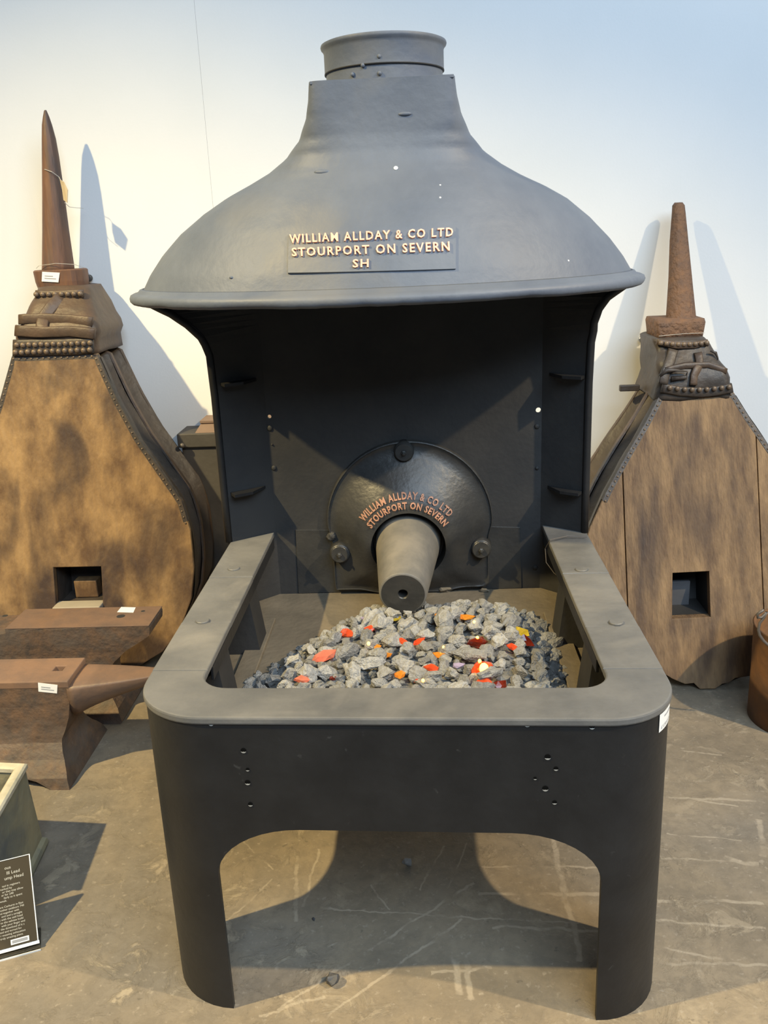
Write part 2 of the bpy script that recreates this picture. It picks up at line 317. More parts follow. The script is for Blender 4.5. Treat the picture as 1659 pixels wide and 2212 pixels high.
# --- apron with its four legs: a wrapped sheet with arched openings
def path(inset):
    w = W2-inset; r = RC-inset; pts = []
    return w, r
def outline_pt(s, inset):
    """s in [0,1,2,3,4,5] zones: 0-1 left side back->corner, 1-2 corner, 2-3 front, 3-4 corner, 4-5 right side"""
    w, r = W2-inset, RC-inset
    z = int(min(s, 4.9999)); t = s-z
    if z == 0: return Vector((-w, D+(RC-D)*t, 0))
    if z == 1: a = R(180+90*t); return Vector((-W2+RC+r*math.cos(a), RC+r*math.sin(a), 0))
    if z == 2: return Vector((-W2+RC+(2*W2-2*RC)*t, inset, 0))
    if z == 3: a = R(270+90*t); return Vector((W2-RC+r*math.cos(a), RC+r*math.sin(a), 0))
    return Vector((w, RC+(D-RC)*t, 0))
cols = []      # (s, zbottom)
def arch(s0, s1, ax, zl=0.322):      # opening between s0 and s1, corner width ax in s units
    out = [(s0, 0.0)]
    for k in range(11):
        a = R(9*k); out.append((s0+ax*(1-math.cos(a)), zl+(ZB-zl)*math.sin(a)))
    for k in range(11):
        a = R(90-9*k); out.append((s1-ax*(1-math.cos(a)), zl+(ZB-zl)*math.sin(a)))
    out.append((s1, 0.0)); return out
side_len = D-RC; front_len = 2*W2-2*RC
cols.append((0.0, 0.0)); cols += arch(0.12, 1-0.07/side_len, 0.13/side_len)
cols += [(1+k/10, 0.0) for k in range(0, 11)]
fa = (-0.398+W2-RC)/front_len
cols += arch(2+0.001, 3-0.001, 0.165/front_len) if fa < 0 else arch(2+fa, 3-fa, 0.165/front_len)
cols += [(3+k/10, 0.0) for k in range(0, 11)]
cols += arch(4+0.07/side_len, 5-0.12, 0.13/side_len); cols.append((5.0, 0.0))
V = []; F = []
TOP = H-0.013
for s, zb in cols:
    o_ = outline_pt(s, 0.004); i_ = outline_pt(s, 0.016)
    V += [skew((o_.x, o_.y, TOP)), skew((o_.x, o_.y, zb)), skew((i_.x, i_.y, zb)), skew((i_.x, i_.y, TOP))]
for k in range(len(cols)-1):
    a = 4*k; b = a+4
    for q in range(4):
        if q == 1 or abs(cols[k+1][0]-cols[k][0]) > 1e-6: F.append((a+q, a+(q+1) % 4, b+(q+1) % 4, b+q))
F.append((0, 1, 2, 3)); e = 4*(len(cols)-1); F.append((e+3, e+2, e+1, e))
apron_me = pyd(V, F)
bm = bmesh.new(); bm.from_mesh(apron_me); bmesh.ops.recalc_face_normals(bm, faces=bm.faces); bm.to_mesh(apron_me); bm.free()
apron = put('apron', apron_me, M['iron'], forge)
apron['label'] = 'black curved iron apron with arched openings and legs'
for p in apron.data.polygons: p.use_smooth = True
try: apron.data.set_sharp_from_angle(angle=R(30))
except Exception: pass
# drilled holes in the apron: black discs for their shaded depth, pale crescents paint light on lower lips
def front_at(px, py): q = at_y(px, py, 0.0); q = at_y(px, py, 0.004-0.0399*q.x); return q
for px, py, r in ((456, 1563, .0045), (526, 1621, .0052), (535, 1662, .0035), (535, 1690, .0052), (541, 1737, .0045), (1139, 1564, .0055), (1279, 1570, .0048), (1183, 1635, .0055), (1201, 1660, .0042), (1178, 1703, .0055), (1198, 1733, .0042), (1156, 1681, .003)):
    q = front_at(px, py); nrm = Vector((-0.04, -1, 0)).normalized()
    Tq = Matrix.Translation(q) @ nrm.to_track_quat('Z', 'Y').to_matrix().to_4x4()
    hl = put('drilled_hole', lathe([(r, -0.002), (r, 0.0009), (0.0001, 0.0009)], 14, (0, 0, 0), M4=None), None, forge); hl.data.transform(Tq); hl.data.materials.append(M['void'])
    a0 = R(-160); V = []
    for k in range(9):
        a = a0+R(140)*k/8; c_, s_ = math.cos(a), math.sin(a); d = nrm.cross(Vector((0, 0, 1))).normalized()
        w_ = 0.35*r*math.sin(math.pi*k/8)+0.0002
        V += [q+d*(c_*r)+Vector((0, 0, s_*r))+nrm*0.0012, q+d*(c_*(r-w_*1.6))+Vector((0, 0, s_*(r-w_*1.6)))+nrm*0.0012]
    put('edge_glint', pyd(V, [(2*k, 2*k+2, 2*k+3, 2*k+1) for k in range(8)]), M['worn'], hl)  # crescent of painted light on the lower lip of the hole
# price sticker on the right corner of the apron, wrapped round the curve
def corner_pt(a, z, off): return skew((W2-RC+(RC-0.004+off)*math.cos(a), RC+(RC-0.004+off)*math.sin(a), z))
def corner_patch(a0, a1, z0, z1, off, n=8):
    V = []; F = []
    for k in range(n+1):
        a = a0+(a1-a0)*k/n; V += [corner_pt(a, z0, off), corner_pt(a, z1, off)]
    for k in range(n): F.append((2*k, 2*k+2, 2*k+3, 2*k+1))
    return pyd(V, F)
st = put('price_sticker', corner_patch(R(-44), R(-10), 0.612, 0.648, 0.0012), M['white'], forge, True); st['label'] = 'small white price sticker'
me, x0, x1, y0, y1 = text_me('£1500.00', 0.01, 0.0)
fmap(me, lambda c: corner_pt(R(-41)+(c.x-x0)/(x1-x0)*R(20), 0.6165+(c.y-y0)/(y1-y0)*0.007, 0.0018)); put('printed_price', me, M['print'], st)
put('printed_line', corner_patch(R(-36), R(-22), 0.637, 0.640, 0.0018, 4), M['print'], st)
# --- rim plates
def rim_plate_me(poly, top, th, bev=0.004):
    return plate(poly, [], th, lambda u, v, w: skew((u, v, top-th/2+w)), bev)
def arc(cx, cy, r, a0, a1, n=10): return [(cx+r*math.cos(R(a0+(a1-a0)*k/n)), cy+r*math.sin(R(a0+(a1-a0)*k/n))) for k in range(n+1)]
YJ = 0.185; ri = 0.055; wi = W2-RW
outer = [(-W2, YJ)]+arc(-W2+RC, RC, RC, 180, 270, 14)+arc(W2-RC, RC, RC, 270, 360, 14)+[(W2, YJ)]
innr = [(wi, YJ)]+list(reversed(arc(wi-ri, RW+ri, ri, 270, 360, 8)))+list(reversed(arc(-wi+ri, RW+ri, ri, 180, 270, 8)))+[(-wi, YJ)]
put('rim_front', rim_plate_me(outer+innr, H, 0.016, 0.004), M['rim'], forge)
for sgn, joints in ((-1, (YJ+.0015, 0.42, 0.70, D-0.002)), (1, (YJ+.0015, 0.375, 0.68, D-0.002))):
    for k in range(3):
        y0, y1 = joints[k], joints[k+1]-0.0015
        a, b = sorted((sgn*W2, sgn*wi)); back_extra = [(sgn*wi, YB-0.003)] if k == 2 else []
        if k == 2: poly = [(sgn*W2, y0), (sgn*wi, y0), (sgn*wi, YB-0.006), (sgn*W2, D-0.003)]
        else: poly = [(sgn*W2, y0), (sgn*wi, y0), (sgn*wi, y1), (sgn*W2, y1)]
        if sgn < 0: poly = poly[::-1]
        put('rail_plate', rim_plate_me(poly, H-(0.0012 if k == 1 else 0.0), 0.014, 0.0025), M['rim'], forge)
    # inner hanging lip of the rail, its two posts and the foot strip on the pan
    put('rail_lip', box_me((min(sgn*(wi-.0), sgn*(wi+.006)), 0.24, H-0.045), (max(sgn*wi, sgn*(wi+.006)), YB-0.02, H-0.0145), 0.001, 1), M['iron'], forge)
    for yy in (0.30, 0.66):
        V = []
        for x_, z_ in ((sgn*(wi+.006), H-.045), (sgn*(wi+.075), H-.045), (sgn*(wi+.075), PAN_Z+.001), (sgn*(wi-.012), PAN_Z+.001)): V += [Vector((x_, yy, z_)), Vector((x_, yy+.10, z_))]
        me = pyd(V, [(0, 2, 4, 6), (1, 7, 5, 3), (0, 1, 3, 2), (2, 3, 5, 4), (4, 5, 7, 6), (6, 7, 1, 0)]); fix(me)
        put('bracket', me, M['inner'], forge)
    put('foot_strip', box_me((min(sgn*(wi-.02), sgn*(wi+.03)), 0.25, PAN_Z+0.0005), (max(sgn*(wi-.02), sgn*(wi+.03)), 0.86, PAN_Z+0.012), 0.002, 1), M['pan'], forge)
for px, py in ((505, 1229), (438, 1342), (1256, 1231), (1331, 1345)):
    q = at_z(px, py, H); put('rivet', disc_me((q.x, q.y, H-0.002), (0, 0, 1), 0.0155, 0.0055), M['rim'], forge, False)
# --- hearth pan
put('hearth_pan', plate([(-0.48, D-.01), (-0.48, RC)]+arc(-W2+RC, RC, RC-0.022, 180, 270, 8)+arc(W2-RC, RC, RC-0.022, 270, 360, 8)+[(0.48, D-.01), (0.386, YB-.002), (-0.386, YB-.002)], [], 0.012, lambda u, v, w: skew((u, v, PAN_Z-0.006+w))), M['pan'], forge)
# --- back panel (two bolt holes let the wall show through), wings
HOLE = [at_y(582, 900, YB), at_y(1163, 886, YB)]
def ring2(c, r, n=10): return [(c.x+r*math.cos(2*math.pi*k/n), c.z+r*math.sin(2*math.pi*k/n)) for k in range(n)]
bp_out = [(-0.388, PAN_Z-0.012), (0.388, PAN_Z-0.012), (0.388, 1.35), (-0.388, 1.35)]
back = put('back_panel', plate(bp_out, [ring2(HOLE[0], 0.0055), ring2(HOLE[1], 0.0075)], 0.008, lambda u, v, w: (u, YB+0.004+w, v)), M['inner'], forge)
put('soot_band', plate([(-0.33, PAN_Z+.001), (0.33, PAN_Z+.001), (0.325, 0.66), (0.1, 0.672), (-0.12, 0.664), (-0.325, 0.67)], [], 0.003, lambda u, v, w: (u, YB-0.0016+w, v), 0.0008), M['shield'], forge)
for px, py, r in ((583, 925, .009), (592, 1011, .008), (1160, 921, .008), (1160, 1011, .006), (1156, 1226, .008), (588, 960, .003)):
    q = at_y(px, py, YB); put('panel_rivet', dome_me((q.x, YB+0.0005, q.z), (0, -1, 0), r, 0.005), M['inner'], forge, True)
WX = [(0.52, 0.500, 0.98), (1.08, 0.500, 0.98), (1.19, 0.502, 0.975), (1.24, 0.512, 0.965), (1.275, 0.532, 0.955), (1.305, 0.560, 0.945), (1.328, 0.595, 0.935), (1.345, 0.62, 0.93)]
for sgn in (-1, 1):
    rings = []; edge = []
    zz = [PAN_Z-0.012, 0.56, H, 0.8, 0.95, 1.08, 1.15, 1.19, 1.22, 1.24, 1.26, 1.275, 1.29, 1.305, 1.318, 1.328, 1.338, 1.345]
    for z in zz:
        xo, yo = interp(WX, z); ctr = -0.005 if z < 1.2 else -0.005-0.03*smoothstep(1.2, 1.34, z)
        xo = sgn*xo+ctr
        xi = sgn*0.386
        a = Vector((xi, YB+0.004, z)); b = Vector((xo, yo, z)); n = Vector((b.y-a.y, -(b.x-a.x), 0)).normalized()*0.005
        rings.append([a+n, b+n, b-n, a-n]); edge.append(b)
    rr = [r for r in rings if r[0].z >= H-0.02]
    w_ = put('wing_panel', loft(rings), M['inner'], forge, True)
    for p in w_.data.polygons: p.use_smooth = False
    put('edge_bead', tube([p for p in edge if p.z >= H-0.02], 0.0105, 8), M['iron'], w_, True)
    foot = [(edge[2]+Vector((0, 0.004, -0.004))), edge[2]+Vector((sgn*0.004, -0.02, 0.005))]
    for px, py in (((1226, 1060), (1240, 812)) if sgn > 0 else ((545, 1062), (530, 826))):
        q = at_y(px, py, 1.0); z = q.z
        bmv = [Vector((sgn*0.40, 1.045, z)), Vector((sgn*0.488, 0.985, z)), Vector((sgn*0.47, 0.955, z)), Vector((sgn*0.425, 0.985, z))]
        me = loft([[v+Vector((0, 0, -0.004)) for v in bmv], [v+Vector((0, 0, 0.004)) for v in bmv]]); put('lug', me, M['iron'], w_)
# --- hood: superellipse sections, flat at the back
HYB = 1.0
LV = []   # z, xc, a, yfront, n
for z, xc, a, yf, n in ((1.352, -0.034, 0.632, 0.548, 2.0), (1.372, -0.034, 0.622, 0.555, 2.0), (1.405, -0.034, 0.602, 0.565, 2.0), (1.45, -0.033, 0.566, 0.583, 2.0), (1.50, -0.031, 0.515, 0.607, 2.05), (1.545, -0.028, 0.455, 0.635, 2.15),
                        (1.578, -0.026, 0.395, 0.660, 2.3), (1.605, -0.024, 0.335, 0.682, 2.5), (1.628, -0.021, 0.285, 0.698, 2.9), (1.655, -0.019, 0.238, 0.710, 3.6), (1.69, -0.016, 0.198, 0.716, 5.5), (1.73, -0.0145, 0.175, 0.716, 10), (1.765, -0.0145, 0.165, 0.715, 16), (1.80, -0.0145, 0.160, 0.714, 22)):
    LV.append((z, xc, a, yf, n))
def hood_front(X, Z):
    xc, a, yf, n = interp(LV, Z); t = min(0.999, abs((X-xc)/a)); return HYB-(HYB-yf)*(1-t**n)**(1/n)
def hood_ring(z, k=44, grow=0.0):
    xc, a, yf, n = interp(LV, z); out = []
    for j in range(k+1):
        ph = R(-90+180*j/k); s, c = math.sin(ph), math.cos(ph)
        out.append(Vector((xc+(a+grow)*math.copysign(abs(s)**(2/n), s), HYB-(HYB-yf+grow)*max(0, c)**(2/n), z)))
    return out
zs = [1.350+0.0075*k for k in range(61) if 1.350+0.0075*k < 1.80]+[1.80]
rings = []
for z in zs:
    r_ = hood_ring(max(z, 1.352), 64); back_ = [Vector((r_[-1].x+(r_[0].x-r_[-1].x)*j/8, HYB+0.001, r_[0].z)) for j in range(1, 8)]
    rings.append([Vector((p.x, p.y, z)) for p in r_]+[Vector((p.x, p.y, z)) for p in back_])
hm = loft(rings, cap=False)
bm = bmesh.new(); bm.from_mesh(hm)
be = [e for e in bm.edges if e.is_boundary and e.verts[0].co.z > 1.79]; bmesh.ops.contextual_create(bm, geom=be); bm.to_mesh(hm); bm.free()
rough_up(hm, 0.0022, 7, 3)
hood = put('hood', hm, M['hood'], forge, True); hood['label'] = 'domed grey-blue cast iron smoke hood'
md = hood.modifiers.new('s', 'SOLIDIFY'); md.thickness = 0.01; md.offset = -1
try:
    hood.data.set_sharp_from_angle(angle=R(38))
except Exception: pass
# rolled lip with chipped lower edge
lipr = []
NL = 120
for j in range(NL+1):
    ph = R(-90+180*j/NL); s, c = math.sin(ph), math.cos(ph); xc, a, yf, n = LV[0][1:]
    p = Vector((xc+a*s, HYB-(HYB-yf)*c, 0)); nn = Vector((s/a, -c/(HYB-yf), 0)).normalized()
    ch = 0.005*max(0, noise.noise(Vector((p.x*9, p.y*9, 2.0)))) + 0.003*abs(noise.noise(Vector((p.x*26, p.y*26, 5))))
    prof = [(-0.006, 1.336), (0.012, 1.3335+ch*0.6), (0.0215, 1.3365+ch), (0.0265-ch*0.4, 1.342+ch*0.3), (0.0275, 1.350), (0.0245, 1.3575), (0.016, 1.3615), (0.006, 1.364), (0.0008, 1.370), (-0.006, 1.372)]
    lipr.append([p+nn*d+Vector((0, 0, z)) for d, z in prof])
lip = put('hood_lip', loft(lipr), M['hood'], forge, True); lip['label'] = 'thick rolled lip with chipped edge along the hood'
# inner throat behind the lip, joins hood to the back panel
put('hood_back_plate', plate([(-0.62, 1.345), (0.56, 1.345), (0.50, 1.47), (0.28, 1.62), (0.15, 1.72), (0.14, 1.795), (-0.17, 1.795), (-0.18, 1.72), (-0.32, 1.62), (-0.55, 1.47)], [], 0.006, lambda u, v, w: (u, HYB+0.008+w, v)), M['inner'], forge)
put('throat_plate', plate([(-0.40, HYB-0.0), (0.40, HYB-0.0), (0.40, YB+0.006), (-0.40, YB+0.006)], [], 0.005, lambda u, v, w: (u, v, 1.352+w)), M['inner'], forge)
# neck top plate edge and flue collar
FC = Vector((-0.012, 0.862, 0))
fl_prof = [(0.1335, 1.798), (0.1335, 1.832), (0.1365, 1.8325), (0.1365, 1.874), (0.139, 1.880), (0.1425, 1.8835), (0.1435, 1.887), (0.1425, 1.8905), (0.139, 1.892), (0.1345, 1.889), (0.131, 1.88), (0.131, 1.798)]
fb = put('flue_collar', lathe(fl_prof, 72, (FC.x, FC.y, 0)), M['hood'], forge, True); fb['label'] = 'round flue collar with rolled rim'
try: fb.data.set_sharp_from_angle(angle=R(40))
except Exception: pass
put('collar_seam', lathe([(0.1338, 1.8295), (0.1372, 1.8300), (0.1372, 1.8325), (0.1338, 1.833)], 72, (FC.x, FC.y, 0)), M['inner'], fb, True)
for px, py in ((819, 122), (820, 158), (783, 140), (760, 158)):
    q = at_y(px, py, FC.y-0.134); d = Vector((q.x-FC.x, -math.sqrt(max(0.0001, 0.1365**2-(q.x-FC.x)**2)), 0)); n = d.normalized()
    put('collar_rivet', dome_me(FC+n*0.1345+Vector((0, 0, q.z)), n, 0.005, 0.005), M['hood'], fb, True)
put('neck_flange', box_me((-0.170, 0.7165, 1.794), (0.141, HYB, 1.8005), 0.001), M['hood'], forge)
# hood hit test for letters and marks
def hit_hood(px, py):
    d = ray(px, py).normalized(); t = 1.2
    while t < 4:
        p = CAM+d*t
        if 1.353 < p.z < 1.8:
            xc, a, yf, n = interp(LV, p.z)
            if abs(p.x-xc) < a and p.y > hood_front(p.x, p.z): return p
        t += 0.001
    return None
def hood_norm(p):
    e = 0.004; dx = (hood_front(p.x+e, p.z)-hood_front(p.x-e, p.z))/(2*e); dz = (hood_front(p.x, p.z+e)-hood_front(p.x, p.z-e))/(2*e)
    return Vector((dx, -1, dz)).normalized()
def on_hood(X, Z, off):
    p = Vector((X, hood_front(X, Z), Z)); return p+hood_norm(p)*off
def quad_map(c4, u, v):      # c4 px corners: bl, br, tr, tl as world (X,Z)
    bl, br, tr, tl = c4; return (bl*(1-u)+br*u)*(1-v)+(tl*(1-u)+tr*u)*v
def hood_quad(pix): return [Vector((h.x, h.z)) for h in (hit_hood(*p) for p in pix)]
plq = hood_quad([(622, 592), (985, 583), (985, 490), (624, 505)])
V = []; F = []; nu, nv = 24, 8
for iv in range(nv+1):
    for iu in range(nu+1):
        q = quad_map(plq, iu/nu, iv/nv); edge_ = iu in (0, nu) or iv in (0, nv); V.append(on_hood(q.x, q.y, -0.002 if edge_ else 0.0042))
# insert tight rim so the plate has a real step
V = []
us = [0, 0.004]+[k/22 for k in range(1, 22)]+[0.996, 1]; vs2 = [0, 0.016]+[k/7 for k in range(1, 7)]+[0.984, 1]
for v_ in vs2:
    for u_ in us:
        q = quad_map(plq, u_, v_); ed = u_ in (0, 1) or v_ in (0, 1); V.append(on_hood(q.x, q.y, -0.003 if ed else 0.0042))
nU = len(us)
for iv in range(len(vs2)-1):
    for iu in range(nU-1): a = iv*nU+iu; F.append((a, a+1, a+nU+1, a+nU))
name_plate = put('name_plate', pyd(V, F), M['hood'], forge, False); name_plate['label'] = 'raised cast plate with copper lettering'
def hood_text(body, pix, spacing=1.1):
    q4 = hood_quad(pix); me, x0, x1, y0, y1 = text_me(body, 0.03, 0.003, spacing, 0.00055)
    for i in range(1):
        bm = bmesh.new(); bm.from_mesh(me); bmesh.ops.triangulate(bm, faces=bm.faces); bm.to_mesh(me); bm.free()
    def f(c):
        q = quad_map(q4, (c.x-x0)/(x1-x0), (c.y-y0)/(y1-y0)); return on_hood(q.x, q.y, 0.0042+(c.z+0.003)*0.75)
    fmap(me, f); o = put('lettering', me, M['copper'], name_plate); o['label'] = 'raised copper letters reading '+body; return o
def bold(o, w):
    pass
hood_text('WILLIAM ALLDAY & CO LTD', [(629, 529), (977, 514), (977, 495), (628, 510)], 1.25)
hood_text('STOURPORT ON SEVERN', [(634, 557), (970, 545), (969, 525), (633, 539)], 1.25)
hood_text('SH', [(763, 581), (797, 580), (797, 562), (763, 563)], 1.2)
for px, py, r in ((855, 363, .005), (951, 400, .0022), (951, 427, .0025), (1080, 618, .0028), (1228, 563, .0022), (690, 371, .0)):
    h = hit_hood(px, py)
    if h and r: put('paint_fleck', disc_me(h-hood_norm(h)*0.0005, hood_norm(h), r, 0.0014, 8), M['white'], hood)
for px, py, r, fl_ in ((875, 246, .016, .3), (695, 371, .02, .16), (500, 600, .006, .6)):
    h = hit_hood(px, py)
    if h:
        n = hood_norm(h); me = dome_me((0, 0, 0), (0, 0, 1), r, 0.006); me.transform(Matrix.Diagonal((1, max(fl_, .3), 1, 1))); me.transform(n.to_track_quat('Z', 'Y').to_matrix().to_4x4()); me.transform(Matrix.Translation(h-n*0.002)); put('cast_blemish', me, M['hood'], hood, True)
# --- tuyere shield with arch outline, dome and hole
TC = Vector((0.003, 0, 0.632)); RH = 0.106; SH_C = 0.690; SH_R = 0.238
def shield_r(th):
    """outer contour radius from the hole centre in direction th"""
    d = Vector((math.cos(th), math.sin(th))); lo, hi = 0.05, 0.6
    for _ in range(30):
        mid = (lo+hi)/2; x = TC.x+d.x*mid; z = TC.z+d.y*mid
        xs = x-0.008
        inside = (z > SH_C and xs*xs+(z-SH_C)**2 < SH_R**2) or (z <= SH_C and abs(xs) < SH_R-0.012*smoothstep(SH_C, SH_C-0.06, z) and z > PAN_Z+0.004+0.012*smoothstep(0.09, 0.16, abs(xs)))
        if inside: lo = mid
        else: hi = mid
    return lo
SP = [(0, 0.088), (0.10, 0.088), (0.30, 0.074), (0.55, 0.046), (0.74, 0.026), (0.82, 0.0175), (0.90, 0.015), (0.955, 0.015), (0.975, 0.019), (0.992, 0.018), (1.0, 0.012)]
def shield_h(t, th):
    k = smoothstep(-0.75, 0.25, math.sin(th)); return interp(SP, t)[0]*k+(0.5*interp(SP, t)[0]+0.012)*(1-k)
def shield_pt(r, th, off=0.0):
    ro = shield_r(th); t = (r-RH)/(ro-RH); return Vector((TC.x+r*math.cos(th), YB-0.001-shield_h(t, th)-off, TC.z+r*math.sin(th)))
NT = 96; V = []; F = []
tl_ = [-0.02]+[0.0, 0.03, 0.1, 0.18, 0.26, 0.36, 0.46, 0.55, 0.64, 0.74, 0.82, 0.90, 0.955, 0.975, 0.992, 1.0]
ringsS = []
ringsS.append([Vector((TC.x+(RH-0.004)*math.cos(2*math.pi*j/NT), YB-0.001, TC.z+(RH-0.004)*math.sin(2*math.pi*j/NT))) for j in range(NT)])
for t in tl_[1:]:
    row = []
    for j in range(NT):
        th = 2*math.pi*j/NT; ro = shield_r(th); row.append(shield_pt(RH+(ro-RH)*t, th))
    ringsS.append(row)
ringsS.append([Vector((p.x, YB-0.001, p.z)) for p in ringsS[-1]])
shield = put('tuyere_shield', loft(ringsS, cap=False), M['shield'], forge, True); shield['label'] = 'black domed shield plate behind the blast nozzle'
try: shield.data.set_sharp_from_angle(angle=R(50))
except Exception: pass
put('blast_hole', disc_me((TC.x, YB-0.002, TC.z), (0, -1, 0), RH-0.003, 0.001, 40), M['inner'], shield)
def arc_text(body, r, a0, a1, h, spacing=1.1):
    me, x0, x1, y0, y1 = text_me(body, 0.02, 0.002, spacing, 0.0005)
    bm = bmesh.new(); bm.from_mesh(me); bmesh.ops.triangulate(bm, faces=bm.faces); bm.to_mesh(me); bm.free()
    def f(c):
        u = (c.x-x0)/(x1-x0); th = a0+(a1-a0)*u; rr = r+(c.y-y0)/(y1-y0)*h; return shield_pt(rr, th, (c.z+0.002)*0.9)
    fmap(me, f); o = put('lettering', me, M['copper_dull'], shield); o['label'] = 'curved copper letters reading '+body
arc_text('WILLIAM ALLDAY & CO LTD', 0.145, R(146), R(38), 0.020, 1.15)
arc_text('STOURPORT ON SEVERN', 0.119, R(147), R(33), 0.019, 1.15)
for px, py, big in ((872, 981, 0), (733, 1200, 1), (1040, 1190, 1)):
    q = at_y(px, py, 1.0); base_h = 0.03
    bt = put('bolt_boss', lathe([(0.0001, -0.010), (0.031, -0.010), (0.029, 0.030), (0.0265, 0.034), (0.0245, 0.0345)] if big else [(0.0001, -0.01), (0.029, -0.01), (0.028, 0.020), (0.0245, 0.0235)], 24, (q.x, YB-0.014, q.z), M4=Vector((0, -1, 0)).to_track_quat('Z', 'Y').to_matrix().to_4x4()), M['shield'], shield, True)
    hh = 0.0345 if big else 0.0235
    put('bolt_washer', disc_me((q.x, YB-0.014-hh+0.001, q.z), (0, -1, 0), 0.0248, 0.006, 24), M['shield'], bt)
    put('bolt_end', lathe([(0.008, 0), (0.0075, 0.006), (0.0045, 0.008), (0.004, 0.015), (0.0001, 0.016)], 6, (q.x, YB-0.014-hh-0.005, q.z), M4=Vector((0, -1, -0.1)).to_track_quat('Z', 'Y').to_matrix().to_4x4()), M['shield'], bt)
q = at_y(716, 1163, 1.03); me = dome_me((q.x, 1.045, q.z), (0, -1, 0), 0.014, 0.01); rough_up(me, 0.006, 90); put('rust_scab', me, M['inner'], shield)
# --- blast nozzle: tapered, tilted down, drilled end
NA = Vector((0.003, 1.055, 0.640)); NBv = Vector((-0.010, 0.752, 0.588)); nd = (NBv-NA); ln = nd.length
qn = nd.normalized().to_track_quat('Z', 'Y').to_matrix().to_4x4()
nz = put('blast_nozzle', lathe([(0.097, 0.0), (0.0625, ln-0.004), (0.060, ln-0.001), (0.0565, ln)], 56, NA, M4=qn), M['nozzle'], forge, True); nz['label'] = 'dusty grey tapered iron blast nozzle'
put('nozzle_face', lathe([(0.0568, ln), (0.0145, ln+0.0002), (0.0125, ln-0.002), (0.0115, ln-0.03), (0.0001, ln-0.03)], 48, NA, M4=qn), M['shield'], nz, False)

# ------------------------------------------------------------------ coal bed, coal lumps, glass with painted-in glow
def pile_d(x, y, grow=0.0):
    wl = 0.378-0.62*max(0.0, y-0.48); wr = 0.380-0.04*max(0.0, y-0.75)
    ex = abs(x+0.003)/((wl if x < -0.003 else wr)+grow); ey = abs(y-0.52)/(0.405+grow); return (ex**4+ey**4)**0.25
def pile_h(x, y):
    """height of the coke heap above the pan"""
    d = pile_d(x, y)
    return max(0.0, 0.064*(1-smoothstep(0.60, 1.03, d))+0.012*noise.noise(Vector((x*7, y*7, 1.3)))*(1 if d < 0.95 else 0))
V = []; F = []; n1, n2 = 70, 76
for j in range(n2+1):
    for i in range(n1+1):
        x = -0.385+0.76*i/n1; y = 0.105+0.83*j/n2; h = pile_h(x, y)
        V.append((x, y, PAN_Z+0.0005+h*0.82+(0.004*noise.noise(Vector((x*60, y*60, 0))) if h > 0.008 else (-0.004 if h <= 0.002 else 0))))
for j in range(n2):
    for i in range(n1): a = j*(n1+1)+i; F.append((a, a+1, a+n1+2, a+n1+1))
bed = put('coke_bed', pyd(V, F), M['rubble'], None, False); tag(bed, 'low heap of fine grey coke rubble filling the forge hearth', 'coke', kind='stuff')
def lump_me(seed, sx, sy, sz, sub=2):
    bm = bmesh.new(); bmesh.ops.create_icosphere(bm, subdivisions=sub, radius=1.0); rs = random.Random(seed)
    planes = [(Vector((rs.uniform(-1, 1), rs.uniform(-1, 1), rs.uniform(-1, 1))).normalized(), rs.uniform(0.45, 0.8)) for _ in range(11)]
    for v in bm.verts:
        for n, d in planes:
            k = v.co.dot(n)
            if k > d: v.co -= n*(k-d)*0.92
        v.co *= 1.08+0.34*noise.noise(v.co*2.1+Vector((seed*7.3, seed*2.1, 0)))+0.16*noise.noise(v.co*5.0+Vector((0, seed*3.3, 0)))
        v.co = Vector((v.co.x*sx, v.co.y*sy, v.co.z*sz))
    me = bpy.data.meshes.new('lump'); bm.to_mesh(me); bm.free()
    for p in me.polygons: p.use_smooth = False
    return me
variants = []
for k in range(14):
    rs = random.Random(100+k)
    me = lump_me(k, rs.uniform(1.0, 1.65), rs.uniform(0.8, 1.05), rs.uniform(0.7, 0.95), 3 if k % 2 else 2); me.materials.append(M['coal']); variants.append(me)
longv = []
for k in range(3):
    me = lump_me(50+k, 2.1, 0.8, 0.72); me.materials.append(M['coal']); longv.append(me)
